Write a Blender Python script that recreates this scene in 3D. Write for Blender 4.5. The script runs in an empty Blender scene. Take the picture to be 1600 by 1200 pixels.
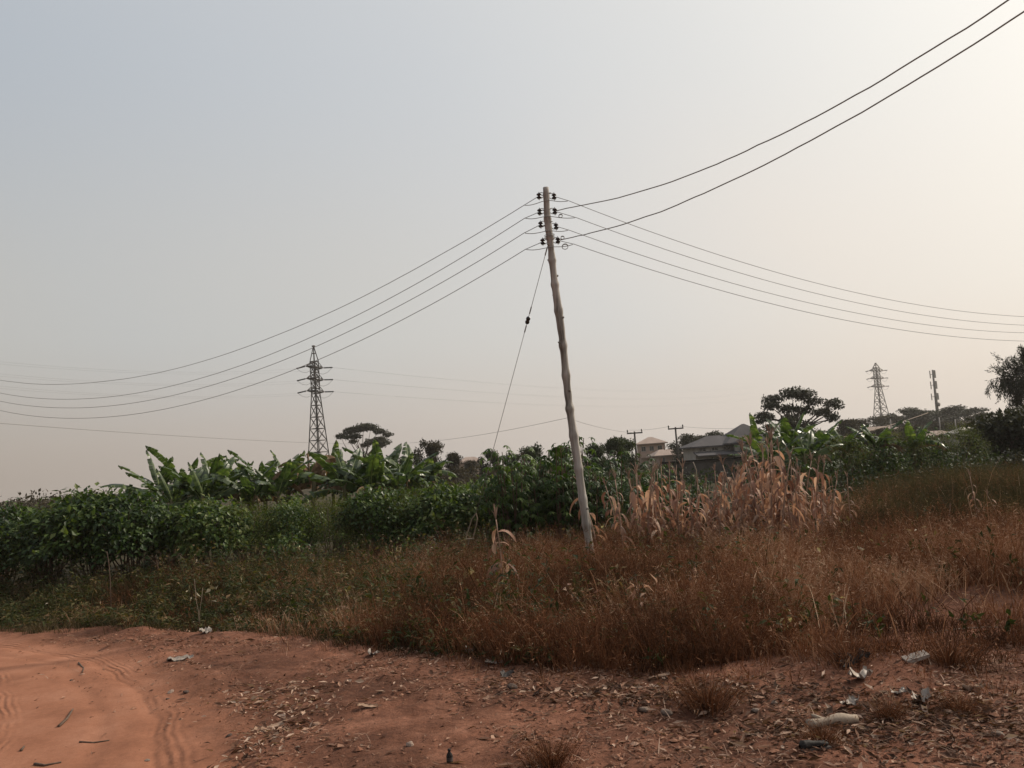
import bpy, math
import numpy as np
from mathutils import Vector, Matrix, Quaternion

rng = np.random.default_rng(11)
R = math.radians
scene = bpy.context.scene
COL = scene.collection

# ------------------------------------------------------------------ camera geometry
EYE = 2.0
FPX = 1331.0
PITCH, ROLL = R(5.3), R(4.0)

def ray(px, py):
    u = (px - 800) / FPX; v = (600 - py) / FPX
    c, s = math.cos(ROLL), math.sin(ROLL)
    a = c * u + s * v; b = -s * u + c * v
    return np.array([a, math.cos(PITCH) - b * math.sin(PITCH), math.sin(PITCH) + b * math.cos(PITCH)])

def at(px, py, Y):
    d = ray(px, py)
    return np.array([0, 0, EYE]) + d * (Y / d[1])

# ------------------------------------------------------------------ noise and terrain
def _hash(ix, iy, seed):
    h = (ix.astype(np.int64) * 374761393 + iy.astype(np.int64) * 668265263 + seed * 144269504) & 0xffffffff
    h = ((h ^ (h >> 13)) * 1274126177) & 0xffffffff
    h = h ^ (h >> 16)
    return (h & 0xffffff) / float(0x1000000)

def vnoise(x, y, seed=0):
    x = np.asarray(x, float); y = np.asarray(y, float)
    ix = np.floor(x); iy = np.floor(y)
    fx = x - ix; fy = y - iy
    fx = fx * fx * (3 - 2 * fx); fy = fy * fy * (3 - 2 * fy)
    a = _hash(ix, iy, seed); b = _hash(ix + 1, iy, seed)
    c = _hash(ix, iy + 1, seed); d = _hash(ix + 1, iy + 1, seed)
    return (a + (b - a) * fx) * (1 - fy) + (c + (d - c) * fx) * fy

def fbm(x, y, seed=0, octv=4, gain=.5):
    x = np.asarray(x, float); y = np.asarray(y, float)
    t = 0; amp = 1; tot = 0
    for k in range(octv):
        t = t + amp * vnoise(x * 2 ** k, y * 2 ** k, seed + 17 * k); tot += amp; amp *= gain
    return t / tot - .5

def sst(a, b, x):
    t = np.clip((np.asarray(x, float) - a) / (b - a), 0, 1)
    return t * t * (3 - 2 * t)

def flat_pt(px, py, z=0.0):
    d = ray(px, py); t = (z - EYE) / d[2]
    return np.array([0, 0, EYE]) + d * t

ROAD_PX = [(-900, 935), (-400, 950), (-150, 960), (0, 970), (110, 982), (215, 1008), (295, 1060), (345, 1120), (378, 1200), (395, 1300), (405, 1500), (410, 2200)]
ROAD_EDGE = np.array([flat_pt(*p)[:2] for p in ROAD_PX])
MOUNDS = [(flat_pt(215, 968)[:2], .45, .15), (flat_pt(262, 985)[:2], .4, .10), (flat_pt(165, 962)[:2], .35, .09), (flat_pt(330, 985)[:2], .5, .06),
          (flat_pt(1380, 1045)[:2], .5, .10), (flat_pt(1530, 935)[:2], .7, .18), (flat_pt(1240, 1170)[:2], .35, .05), (flat_pt(1120, 1100)[:2], .3, .06)]

def road_dist(x, y):
    """signed distance to the road's field-side edge, positive on the road"""
    x = np.asarray(x, float); y = np.asarray(y, float)
    best = np.full(x.shape, 1e9); sgn = np.zeros(x.shape)
    for a, b in zip(ROAD_EDGE[:-1], ROAD_EDGE[1:]):
        d = b - a; L2 = d @ d
        t = np.clip(((x - a[0]) * d[0] + (y - a[1]) * d[1]) / L2, 0, 1)
        ex = x - a[0] - t * d[0]; ey = y - a[1] - t * d[1]
        q = np.hypot(ex, ey)
        cr = d[0] * (y - a[1]) - d[1] * (x - a[0])
        m = q < best
        best = np.where(m, q, best); sgn = np.where(m, np.where(cr < 0, 1., -1.), sgn)
    return best * sgn

def h_macro(x, y):
    x = np.asarray(x, float); y = np.asarray(y, float)
    z = -.28 * sst(9, 15, y)
    z = z + .55 * sst(4, 10, x) * sst(12.5, 18, y) * (1 - sst(40, 70, y))
    z = z + 2.6 * np.exp(-((x - 95) / 60) ** 2 - ((y - 230) / 75) ** 2)
    z = z + 1.5 * np.exp(-((x - 230) / 90) ** 2 - ((y - 330) / 120) ** 2)
    z = z + 1.2 * fbm(x / 60, y / 60, 3) * sst(40, 90, y)
    for c, r, a in MOUNDS:
        z = z + a * np.exp(-((x - c[0]) ** 2 + (y - c[1]) ** 2) / r ** 2)
    return z

def h_full(x, y):
    x = np.asarray(x, float); y = np.asarray(y, float)
    rd = road_dist(x, y)
    on = sst(-.15, .5, rd)
    n1 = fbm(x * .9, y * .9, 5) * .10
    n2 = fbm(x * 4.2, y * 4.2, 6, 4, .6) * .075
    near = 1 - sst(20, 40, y)
    z = h_macro(x, y) + (n1 * (1 - .7 * on) + n2 * (1 - .86 * on)) * near
    # tyre ruts that follow the road edge
    wob = fbm(x * .5, y * .5, 9) * .5
    w = rd + wob
    rut = -.022 * np.exp(-((w - .55) / .06) ** 2) - .014 * np.exp(-((w - .95) / .05) ** 2) - .012 * np.exp(-((w - 1.9) / .12) ** 2) - .010 * np.exp(-((w - 2.5) / .09) ** 2)
    rut = rut + .008 * np.sin(w * 55) * np.exp(-((w - .75) / .3) ** 2) * vnoise(x * .8, y * .8, 12)
    z = z + rut * on * near - .03 * on * near + .035 * np.exp(-((rd + .15) / .25) ** 2) * near * (.4 + vnoise(x * 1.3, y * 1.3, 14))
    return z

def gh(x, y):
    return float(h_full(np.array([x]), np.array([y]))[0])

def gp(px, py):
    """where the sight line through a photo point meets the terrain"""
    z = 0.0
    for _ in range(12):
        P = flat_pt(px, py, z); z = .5 * z + .5 * gh(P[0], P[1])
    P = flat_pt(px, py, z)
    return np.array([P[0], P[1], gh(P[0], P[1])])

EDGE_PX = [(-500, 940), (-200, 950), (0, 962), (150, 958), (300, 966), (420, 970), (510, 990), (590, 1012), (680, 1030), (800, 1044), (950, 1052), (1090, 1046), (1200, 1030), (1330, 1046), (1450, 1048), (1530, 1015), (1620, 1000), (1900, 985), (2600, 960)]
_e = np.array([flat_pt(*p)[:2] for p in EDGE_PX]); _e = _e[np.argsort(_e[:, 0])]

def y_edge(x):
    x = np.asarray(x, float)
    return np.interp(x, _e[:, 0], _e[:, 1]) + .7 * fbm(x * 1.1, x * 0 + 3.3, 21)

# ------------------------------------------------------------------ object helpers
def tag(o, label=None, cat=None, group=None, kind=None):
    if label: o['label'] = label
    if cat: o['category'] = cat
    if group: o['group'] = group
    if kind: o['kind'] = kind
    return o

def empty(name, loc, rz=0.0, sc=1.0):
    o = bpy.data.objects.new(name, None); COL.objects.link(o)
    o.location = [float(c) for c in loc]; o.rotation_euler = (0, 0, rz); o.scale = (sc, sc, sc)
    o.empty_display_size = .2
    return o

def np_mesh(name, V, faces, mat, var=None, smooth=False, extra=None):
    V = np.asarray(V, np.float32)
    me = bpy.data.meshes.new(name)
    faces = [np.asarray(f, np.int32) for f in faces if len(f)]
    nl = sum(f.size for f in faces); nf = sum(len(f) for f in faces)
    me.vertices.add(len(V)); me.vertices.foreach_set('co', V.ravel())
    me.loops.add(nl); me.loops.foreach_set('vertex_index', np.concatenate([f.ravel() for f in faces]))
    me.polygons.add(nf)
    tot = np.concatenate([np.full(len(f), f.shape[1], np.int32) for f in faces])
    st = np.concatenate([[0], np.cumsum(tot)[:-1]]).astype(np.int32)
    me.polygons.foreach_set('loop_start', st)
    if var is not None:
        a = me.attributes.new('var', 'FLOAT', 'POINT'); a.data.foreach_set('value', np.asarray(var, np.float32))
    for kx, vx in (extra or {}).items():
        a = me.attributes.new(kx, 'FLOAT', 'POINT'); a.data.foreach_set('value', np.asarray(vx, np.float32))
    me.update(calc_edges=True); me.validate()
    me.polygons.foreach_set('use_smooth', np.full(len(me.polygons), bool(smooth)))
    if mat: me.materials.append(mat)
    return me

def link(name, me, parent=None, loc=(0, 0, 0), rot=(0, 0, 0), sc=None):
    o = bpy.data.objects.new(name, me); COL.objects.link(o)
    o.parent = parent
    o.location = [float(c) for c in loc]; o.rotation_euler = rot
    if sc is not None: o.scale = (sc, sc, sc) if np.isscalar(sc) else sc
    return o

def copy_tree(o, parent=None):
    c = o.copy(); COL.objects.link(c); c.parent = parent
    for ch in list(o.children): copy_tree(ch, c)
    return c

class MB:
    def __init__(s): s.V = []; s.Q = []; s.T = []; s.n = 0; s.var = []
    def add(s, V, Q=None, T=None, var=0.5):
        V = np.asarray(V, float)
        if Q is not None and len(Q): s.Q.append(np.asarray(Q) + s.n)
        if T is not None and len(T): s.T.append(np.asarray(T) + s.n)
        s.V.append(V); s.n += len(V)
        s.var.append(np.full(len(V), var) if np.isscalar(var) else np.asarray(var))
    def tube(s, pts, rad, n=6, var=.5, cap=True):
        pts = np.asarray(pts, float); m = len(pts)
        rad = np.full(m, rad) if np.isscalar(rad) else np.asarray(rad)
        t = np.gradient(pts, axis=0); t /= np.linalg.norm(t, axis=1)[:, None] + 1e-12
        up = np.array([0, 0, 1.]) if abs(t[0, 2]) < .9 else np.array([1., 0, 0])
        V = []
        for i in range(m):
            a = np.cross(up, t[i]); a /= np.linalg.norm(a); b = np.cross(t[i], a)
            up = np.cross(a, t[i]) * -1 if False else b
            th = np.arange(n) * 2 * np.pi / n
            V.append(pts[i] + rad[i] * (np.cos(th)[:, None] * a + np.sin(th)[:, None] * b))
            up = b
        V = np.concatenate(V)
        i, j = np.meshgrid(np.arange(m - 1), np.arange(n), indexing='ij')
        Q = np.stack([i * n + j, i * n + (j + 1) % n, (i + 1) * n + (j + 1) % n, (i + 1) * n + j], -1).reshape(-1, 4)
        T = None
        if cap:
            V = np.concatenate([V, pts[:1], pts[-1:]]); c0, c1 = len(V) - 2, len(V) - 1
            T = [(c0, (k + 1) % n, k) for k in range(n)] + [(c1, (m - 1) * n + k, (m - 1) * n + (k + 1) % n) for k in range(n)]
        s.add(V, Q, T, var)
    def box(s, c, size, rz=0.0, var=.5):
        x, y, z = np.asarray(size) / 2.
        V = np.array([(sx * x, sy * y, sz * z) for sx in (-1, 1) for sy in (-1, 1) for sz in (-1, 1)])
        ca, sa = math.cos(rz), math.sin(rz)
        V = np.stack([V[:, 0] * ca - V[:, 1] * sa, V[:, 0] * sa + V[:, 1] * ca, V[:, 2]], 1) + np.asarray(c)
        s.add(V, [(0, 1, 3, 2), (4, 6, 7, 5), (0, 4, 5, 1), (2, 3, 7, 6), (0, 2, 6, 4), (1, 5, 7, 3)], None, var)
    def bar(s, a, b, w, var=.5): s.tube([a, b], w / 2 * 1.25, 4, var)
    def lathe(s, prof, n=12, var=.5, M=None):
        prof = np.asarray(prof, float); th = np.arange(n) * 2 * np.pi / n
        V = np.concatenate([np.stack([r * np.cos(th), r * np.sin(th), np.full(n, z)], 1) for r, z in prof])
        if M is not None: V = V @ np.array(M.to_3x3()).T + np.array(M.translation)
        m = len(prof)
        i, j = np.meshgrid(np.arange(m - 1), np.arange(n), indexing='ij')
        Q = np.stack([i * n + j, i * n + (j + 1) % n, (i + 1) * n + (j + 1) % n, (i + 1) * n + j], -1).reshape(-1, 4)
        s.add(V, Q, None, var)
    def mesh(s, name, mat, smooth=False):
        f = []
        if s.Q: f.append(np.concatenate(s.Q))
        if s.T: f.append(np.concatenate(s.T))
        return np_mesh(name, np.concatenate(s.V), f, mat, np.concatenate(s.var), smooth)
    def build(s, name, mat, parent=None, smooth=False, loc=(0, 0, 0), rot=(0, 0, 0)):
        return link(name, s.mesh(name, mat, smooth), parent, loc, rot)

def unit(a):
    a = np.asarray(a, float); return a / (np.linalg.norm(a, axis=-1, keepdims=True) + 1e-12)

def add_leaves(mb, P, D, N, L, W, var, fold=.2, droop=.25):
    """one folded, drooping leaf of four triangles per row"""
    P = np.asarray(P, float); n = len(P)
    D = unit(D); S = unit(np.cross(D, N)); N = np.cross(S, D)
    L = np.broadcast_to(L, n)[:, None]; W = np.broadcast_to(W, n)[:, None]
    v0 = P; v1 = P + D * L * .42 + S * W * .5; v2 = P + D * L * .5 - N * W * fold; v3 = P + D * L * .42 - S * W * .5; v4 = P + D * L - N * L * droop
    V = np.stack([v0, v1, v2, v3, v4], 1).reshape(-1, 3)
    b = (np.arange(n) * 5)[:, None, None]
    T = (b + np.array([(0, 2, 1), (0, 3, 2), (1, 2, 4), (2, 3, 4)])[None]).reshape(-1, 3)
    mb.add(V, None, T, np.repeat(np.broadcast_to(var, n), 5))

def add_blades(mb, P, az, lean, H, W, var, curl=.6, lev=4):
    """tapered grass blades that arch over: quads plus a tip"""
    P = np.asarray(P, float); n = len(P)
    d = np.stack([np.cos(az), np.sin(az), 0 * az], 1)
    ph = az + rng.uniform(0, 6.28, n)
    s = np.stack([np.cos(ph), np.sin(ph), 0 * az], 1)
    H = np.broadcast_to(H, n); W = np.broadcast_to(W, n); lean = np.broadcast_to(lean, n); curl = np.broadcast_to(curl, n)
    rows = []
    p = P.copy()
    for k in range(lev):
        t = k / (lev - 1)
        if k:
            a = (lean + curl * (k - .5) / (lev - 1))[:, None]
            p = p + (np.cos(a) * np.array([0, 0, 1.]) + np.sin(a) * d) * (H / (lev - 1))[:, None]
        if k < lev - 1:
            w = (W * (1 - .65 * t))[:, None] / 2
            rows += [p + s * w, p - s * w]
        else: rows.append(p)
    m = len(rows)
    V = np.stack(rows, 1).reshape(-1, 3); b = (np.arange(n) * m)[:, None, None]
    q = np.array([(2 * k, 2 * k + 1, 2 * k + 3, 2 * k + 2) for k in range(lev - 2)])
    Q = (b + q[None]).reshape(-1, 4)
    T = (b + np.array([[(m - 3, m - 2, m - 1)]]).reshape(1, 1, 3)).reshape(-1, 3)
    mb.add(V, Q, T, np.repeat(np.broadcast_to(var, n), m))
    return p

# ------------------------------------------------------------------ materials
def mat_new(name):
    m = bpy.data.materials.new(name); m.use_nodes = True
    nt = m.node_tree; nt.nodes.clear()
    return m, nt.nodes, nt.links

def ramp(N, stops, interp='LINEAR'):
    r = N.new('ShaderNodeValToRGB'); cr = r.color_ramp; cr.interpolation = interp
    while len(cr.elements) > 1: cr.elements.remove(cr.elements[-1])
    for i, (p, c) in enumerate(stops):
        e = cr.elements[0] if i == 0 else cr.elements.new(p)
        e.position = p; e.color = (*c, 1)
    return r

def m_leaf(name, stops, rough=.5, spec=.4, trans=.3, tcol=1.5, objvar=.25, tint=(1.1, 1.15, .6)):
    """leaf: colour by the leaf's own number plus the plant's own number, part of the light passes through"""
    m, N, L = mat_new(name)
    at_ = N.new('ShaderNodeAttribute'); at_.attribute_name = 'var'
    oi = N.new('ShaderNodeObjectInfo')
    ma = N.new('ShaderNodeMath'); ma.operation = 'MULTIPLY_ADD'; ma.inputs[1].default_value = objvar; L.new(oi.outputs['Random'], ma.inputs[0]); L.new(at_.outputs['Fac'], ma.inputs[2])
    sb = N.new('ShaderNodeMath'); sb.operation = 'SUBTRACT'; sb.inputs[1].default_value = objvar / 2; L.new(ma.outputs[0], sb.inputs[0])
    rp = ramp(N, stops); L.new(sb.outputs[0], rp.inputs['Fac'])
    bs = N.new('ShaderNodeBsdfPrincipled'); bs.inputs['Roughness'].default_value = rough; bs.inputs['Specular IOR Level'].default_value = spec
    L.new(rp.outputs['Color'], bs.inputs['Base Color'])
    tr = N.new('ShaderNodeBsdfTranslucent')
    mx = N.new('ShaderNodeMix'); mx.data_type = 'RGBA'; mx.blend_type = 'MULTIPLY'; mx.inputs['Factor'].default_value = 1
    mx.inputs['B'].default_value = (tcol * tint[0], tcol * tint[1], tcol * tint[2], 1); L.new(rp.outputs['Color'], mx.inputs['A'])
    L.new(mx.outputs['Result'], tr.inputs['Color'])
    ms = N.new('ShaderNodeMixShader'); ms.inputs[0].default_value = trans
    L.new(bs.outputs[0], ms.inputs[1]); L.new(tr.outputs[0], ms.inputs[2])
    o = N.new('ShaderNodeOutputMaterial'); L.new(ms.outputs[0], o.inputs['Surface'])
    return m

def m_surf(name, stops, scale=8, stretch=(1, 1, 1), rough=.8, spec=.3, bump=.3, detail=6, metal=0.0, bscale=None, bdist=.02):
    m, N, L = mat_new(name)
    tc = N.new('ShaderNodeTexCoord'); mp = N.new('ShaderNodeMapping'); mp.inputs['Scale'].default_value = stretch
    L.new(tc.outputs['Object'], mp.inputs['Vector'])
    nz = N.new('ShaderNodeTexNoise'); nz.inputs['Scale'].default_value = scale; nz.inputs['Detail'].default_value = detail; nz.inputs['Roughness'].default_value = .62
    L.new(mp.outputs[0], nz.inputs['Vector'])
    rp = ramp(N, stops); L.new(nz.outputs['Fac'], rp.inputs['Fac'])
    bs = N.new('ShaderNodeBsdfPrincipled'); bs.inputs['Roughness'].default_value = rough; bs.inputs['Specular IOR Level'].default_value = spec; bs.inputs['Metallic'].default_value = metal
    L.new(rp.outputs['Color'], bs.inputs['Base Color'])
    n2 = N.new('ShaderNodeTexNoise'); n2.inputs['Scale'].default_value = bscale or scale * 2.3; n2.inputs['Detail'].default_value = 5; L.new(mp.outputs[0], n2.inputs['Vector'])
    bp = N.new('ShaderNodeBump'); bp.inputs['Strength'].default_value = bump; bp.inputs['Distance'].default_value = bdist
    L.new(n2.outputs['Fac'], bp.inputs['Height']); L.new(bp.outputs[0], bs.inputs['Normal'])
    o = N.new('ShaderNodeOutputMaterial'); L.new(bs.outputs[0], o.inputs['Surface'])
    return m

def sc3(c, k): return tuple(x * k for x in c)

def m_soil():
    """red laterite; attribute 'road' = how packed and swept by tyres the soil is"""
    m, N, L = mat_new('red_soil')
    tc = N.new('ShaderNodeTexCoord')
    def noise(s, d=6, r=.6):
        n = N.new('ShaderNodeTexNoise'); n.inputs['Scale'].default_value = s; n.inputs['Detail'].default_value = d; n.inputs['Roughness'].default_value = r
        L.new(tc.outputs['Object'], n.inputs['Vector']); return n
    big = noise(.55, 5); mid = noise(3.2, 8, .68); fine = noise(26, 6, .7)
    r1 = ramp(N, [(.3, (.105, .045, .028)), (.5, (.175, .077, .048)), (.7, (.27, .128, .083))]); L.new(mid.outputs['Fac'], r1.inputs['Fac'])
    r2 = ramp(N, [(.38, (.55, .54, .53)), (.62, (1.22, 1.2, 1.18))]); L.new(big.outputs['Fac'], r2.inputs['Fac'])
    r3 = ramp(N, [(.3, (.62, .6, .6)), (.5, (1, 1, 1)), (.72, (1.32, 1.3, 1.28))]); L.new(fine.outputs['Fac'], r3.inputs['Fac'])
    def mul(a, b):
        x = N.new('ShaderNodeMix'); x.data_type = 'RGBA'; x.blend_type = 'MULTIPLY'; x.inputs['Factor'].default_value = 1
        L.new(a, x.inputs['A']); L.new(b, x.inputs['B']); return x.outputs['Result']
    verge = mul(mul(r1.outputs['Color'], r2.outputs['Color']), r3.outputs['Color'])
    # track: paler, more even, faint streaks
    r4 = ramp(N, [(.28, (.225, .094, .054)), (.5, (.30, .13, .076)), (.72, (.36, .168, .104))])
    md2 = noise(1.4, 8, .6); L.new(md2.outputs['Fac'], r4.inputs['Fac'])
    r5 = ramp(N, [(.3, (.88, .87, .86)), (.7, (1.1, 1.1, 1.1))]); L.new(fine.outputs['Fac'], r5.inputs['Fac'])
    track = mul(r4.outputs['Color'], r5.outputs['Color'])
    at_ = N.new('ShaderNodeAttribute'); at_.attribute_name = 'var'
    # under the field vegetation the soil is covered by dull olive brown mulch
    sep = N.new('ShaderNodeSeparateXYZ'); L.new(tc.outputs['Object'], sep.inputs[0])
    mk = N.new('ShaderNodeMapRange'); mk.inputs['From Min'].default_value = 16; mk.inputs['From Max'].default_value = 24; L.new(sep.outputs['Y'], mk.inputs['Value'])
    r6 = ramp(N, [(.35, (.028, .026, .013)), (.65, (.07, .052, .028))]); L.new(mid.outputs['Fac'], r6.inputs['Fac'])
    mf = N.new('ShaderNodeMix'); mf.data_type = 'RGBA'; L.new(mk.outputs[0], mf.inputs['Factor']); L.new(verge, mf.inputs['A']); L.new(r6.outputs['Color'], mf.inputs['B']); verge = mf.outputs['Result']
    mx = N.new('ShaderNodeMix'); mx.data_type = 'RGBA'; L.new(at_.outputs['Fac'], mx.inputs['Factor']); L.new(verge, mx.inputs['A']); L.new(track, mx.inputs['B'])
    bs = N.new('ShaderNodeBsdfPrincipled'); bs.inputs['Roughness'].default_value = .95; bs.inputs['Specular IOR Level'].default_value = .1
    L.new(mx.outputs['Result'], bs.inputs['Base Color'])
    b1 = N.new('ShaderNodeBump'); b1.inputs['Distance'].default_value = .03
    iv = N.new('ShaderNodeMapRange'); iv.inputs['To Min'].default_value = .9; iv.inputs['To Max'].default_value = .22; L.new(at_.outputs['Fac'], iv.inputs['Value']); L.new(iv.outputs[0], b1.inputs['Strength'])
    bn = noise(14, 8, .72); L.new(bn.outputs['Fac'], b1.inputs['Height'])
    # tyre treads: fine grooves running along the track, broken up by noise
    ar = N.new('ShaderNodeAttribute'); ar.attribute_name = 'rd'
    def math_(op, a, b=None):
        x = N.new('ShaderNodeMath'); x.operation = op
        for k_, v_ in enumerate((a, b)):
            if v_ is None: continue
            if isinstance(v_, (int, float)): x.inputs[k_].default_value = v_
            else: L.new(v_, x.inputs[k_])
        return x.outputs[0]
    wav = math_('SINE', math_('MULTIPLY', math_('ADD', ar.outputs['Fac'], math_('MULTIPLY', mid.outputs['Fac'], .06)), 95.0))
    trk = math_('SMOOTH_MAX', math_('SUBTRACT', 1.0, math_('MULTIPLY', math_('ABSOLUTE', math_('SUBTRACT', math_('MODULO', math_('ADD', ar.outputs['Fac'], 20.0), 1.25), .45)), 5.5)), 0.0)
    brk = N.new('ShaderNodeMapRange'); brk.inputs['From Min'].default_value = .42; brk.inputs['From Max'].default_value = .62; L.new(noise(1.1, 4).outputs['Fac'], brk.inputs['Value'])
    tr_ = math_('MULTIPLY', math_('MULTIPLY', wav, trk), math_('MULTIPLY', brk.outputs[0], at_.outputs['Fac']))
    b2 = N.new('ShaderNodeBump'); b2.inputs['Strength'].default_value = .7; b2.inputs['Distance'].default_value = .008; L.new(tr_, b2.inputs['Height']); L.new(b1.outputs[0], b2.inputs['Normal'])
    b3 = N.new('ShaderNodeBump'); b3.inputs['Strength'].default_value = .5; b3.inputs['Distance'].default_value = .006; L.new(noise(70, 5, .75).outputs['Fac'], b3.inputs['Height']); L.new(b2.outputs[0], b3.inputs['Normal'])
    L.new(b3.outputs[0], bs.inputs['Normal'])
    o = N.new('ShaderNodeOutputMaterial'); L.new(bs.outputs[0], o.inputs['Surface'])
    return m

M = {}
M['soil'] = m_soil()
M['grass'] = m_leaf('dry_red_grass', [(0, (.045, .021, .010)), (.35, (.118, .049, .023)), (.7, (.235, .102, .05)), (.9, (.36, .19, .105)), (1, (.52, .36, .24))], .8, .08, .16, 1.1, 0, (1.05, .95, .85))
M['bank'] = m_leaf('bank_grass', [(0, (.018, .018, .008)), (.5, (.042, .035, .017)), (.9, (.085, .06, .033)), (1, (.18, .125, .08))], .75, .1, .3, 1.2, 0)
M['weed'] = m_leaf('weed_leaf', [(0, (.018, .027, .008)), (.45, (.045, .054, .016)), (.72, (.105, .088, .034)), (.95, (.2, .125, .065)), (1, (.45, .38, .28))], .6, .12, .3, 1.3, 0)
M['shrub'] = m_leaf('shrub_leaf', [(0, (.011, .025, .006)), (.45, (.036, .068, .012)), (.85, (.10, .142, .028)), (1, (.17, .19, .06))], .42, .3, .26, 1.6, .3)
M['feather'] = m_leaf('feathery_leaf', [(0, (.026, .038, .008)), (.5, (.065, .08, .015)), (1, (.13, .132, .032))], .6, .15, .32, 1.4, .3)
M['cassava'] = m_leaf('cassava_leaf', [(0, (.012, .027, .006)), (.5, (.034, .066, .012)), (1, (.095, .14, .03))], .45, .22, .26, 1.5, .3)
M['banana'] = m_leaf('banana_leaf', [(0, (.016, .034, .012)), (.5, (.048, .078, .022)), (.9, (.115, .155, .045)), (1, (.2, .24, .085))], .38, .5, .28, 1.7, .3)
M['rib'] = m_surf('banana_rib', [(.3, (.16, .2, .06)), (.7, (.26, .3, .12))], 6, rough=.5)
M['deadleaf'] = m_leaf('dead_banana_leaf', [(0, (.12, .08, .05)), (.5, (.22, .14, .085)), (1, (.34, .23, .15))], .7, .2, .3, 1.2, .2)
M['bstem'] = m_surf('banana_stem', [(.3, (.10, .07, .04)), (.55, (.17, .15, .07)), (.75, (.2, .2, .09))], 3, (1, 1, .3), .6)
M['maize'] = m_leaf('dry_maize', [(0, (.13, .066, .047)), (.4, (.29, .155, .105)), (.75, (.56, .345, .225)), (1, (.74, .55, .41))], .6, .25, .3, 1.1, .3, (1.05, .95, .85))
M['maizestalk'] = m_surf('maize_stalk', [(.3, (.24, .145, .1)), (.7, (.42, .28, .2))], 9, (1, 1, .3))
M['twig'] = m_surf('twig', [(.3, (.07, .045, .03)), (.7, (.17, .11, .075))], 12, (1, 1, .3))
M['pale'] = m_surf('pale_stick', [(.3, (.22, .165, .12)), (.7, (.36, .28, .21))], 12, (1, 1, .3))
M['tree'] = m_leaf('tree_leaf', [(0, (.014, .016, .009)), (.5, (.026, .028, .014)), (1, (.045, .045, .022))], .6, .3, .2, 1.3, .4)
M['treegreen'] = m_leaf('tree_leaf_green', [(0, (.016, .026, .009)), (.5, (.032, .046, .014)), (1, (.055, .07, .022))], .6, .3, .22, 1.3, .4)
M['treebrown'] = m_leaf('tree_leaf_brown', [(0, (.028, .024, .015)), (.5, (.048, .038, .025)), (1, (.075, .058, .04))], .7, .2, .2, 1.3, .4)
M['bark'] = m_surf('bark', [(.3, (.06, .045, .034)), (.7, (.15, .11, .085))], 6, (1, 1, .25), bump=.6)
M['palm'] = m_leaf('palm_leaf', [(0, (.014, .016, .008)), (.5, (.026, .028, .013)), (1, (.05, .05, .02))], .5, .4, .25, 1.4, .2)
M['pole'] = m_surf('weathered_pole', [(.3, (.10, .088, .076)), (.42, (.27, .245, .21)), (.55, (.42, .385, .34)), (.75, (.6, .555, .5))], 12, (1, 1, .1), .9, .12, .8, 9)
M['insul'] = m_surf('brown_porcelain', [(.3, (.012, .008, .007)), (.7, (.022, .014, .012))], 5, rough=.22, spec=.6, bump=.02)
M['steel'] = m_surf('galvanised_steel', [(.3, (.26, .25, .24)), (.7, (.38, .37, .35))], 14, rough=.5, metal=.6, bump=.08)
M['wire'] = m_surf('weathered_wire', [(.3, (.2, .19, .18)), (.7, (.3, .29, .27))], 30, rough=.6, bump=.05)
M['cable'] = m_surf('black_cable', [(.3, (.22, .215, .2)), (.7, (.34, .325, .305))], 30, rough=.6, bump=.05)
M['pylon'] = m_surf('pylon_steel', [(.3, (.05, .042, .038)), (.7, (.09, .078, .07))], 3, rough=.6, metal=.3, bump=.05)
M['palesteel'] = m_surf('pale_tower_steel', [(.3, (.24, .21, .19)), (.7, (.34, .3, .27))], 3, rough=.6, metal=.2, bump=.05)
M['plaster'] = m_surf('pale_plaster', [(.3, (.4, .36, .31)), (.7, (.52, .47, .41))], 1.5, rough=.9, bump=.1)
M['pinkwall'] = m_surf('pinkish_plaster', [(.3, (.4, .28, .22)), (.7, (.52, .38, .3))], 1.5, rough=.9, bump=.1)
M['greywall'] = m_surf('dark_blockwork', [(.3, (.07, .06, .052)), (.7, (.13, .112, .098))], 2.5, rough=.95, bump=.3)
M['roofgrey'] = m_surf('grey_roof_sheet', [(.3, (.09, .083, .085)), (.7, (.125, .116, .118))], 1.2, (1, .2, 1), .95, .08, bump=.1)
M['roofpink'] = m_surf('dusty_roof_sheet', [(.3, (.3, .22, .18)), (.7, (.4, .3, .25))], 1.2, (1, .2, 1), .7, bump=.1)
M['roofbrown'] = m_surf('rusty_roof_sheet', [(.3, (.2, .14, .11)), (.7, (.28, .2, .16))], 1.2, (1, .2, 1), .7, bump=.1)
M['glass'] = m_surf('dark_window', [(.3, (.03, .03, .032)), (.7, (.05, .05, .05))], 2, rough=.15, spec=.5, bump=.02)
M['whitepaper'] = m_surf('dirty_white_plastic', [(.3, (.27, .215, .175)), (.7, (.45, .385, .33))], 12, rough=.55, bump=.15)
M['tanpaper'] = m_surf('tan_card', [(.3, (.28, .17, .11)), (.7, (.4, .27, .19))], 12, rough=.8, bump=.15)
M['greenplastic'] = m_surf('green_plastic', [(.3, (.02, .14, .07)), (.7, (.1, .3, .2))], 15, rough=.4, bump=.1)
M['blackplastic'] = m_surf('black_plastic', [(.3, (.014, .011, .01)), (.7, (.03, .025, .022))], 15, spec=.15, rough=.6, bump=.2)
M['greyplastic'] = m_surf('grey_plastic', [(.3, (.05, .045, .042)), (.7, (.12, .1, .09))], 15, spec=.2, rough=.6, bump=.2)
M['stone'] = m_surf('stone', [(.3, (.22, .15, .115)), (.7, (.38, .28, .22))], 14, rough=.9, bump=.4)
M['darkstone'] = m_surf('dark_stone', [(.3, (.06, .04, .032)), (.7, (.12, .08, .062))], 14, rough=.9, bump=.4)
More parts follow.
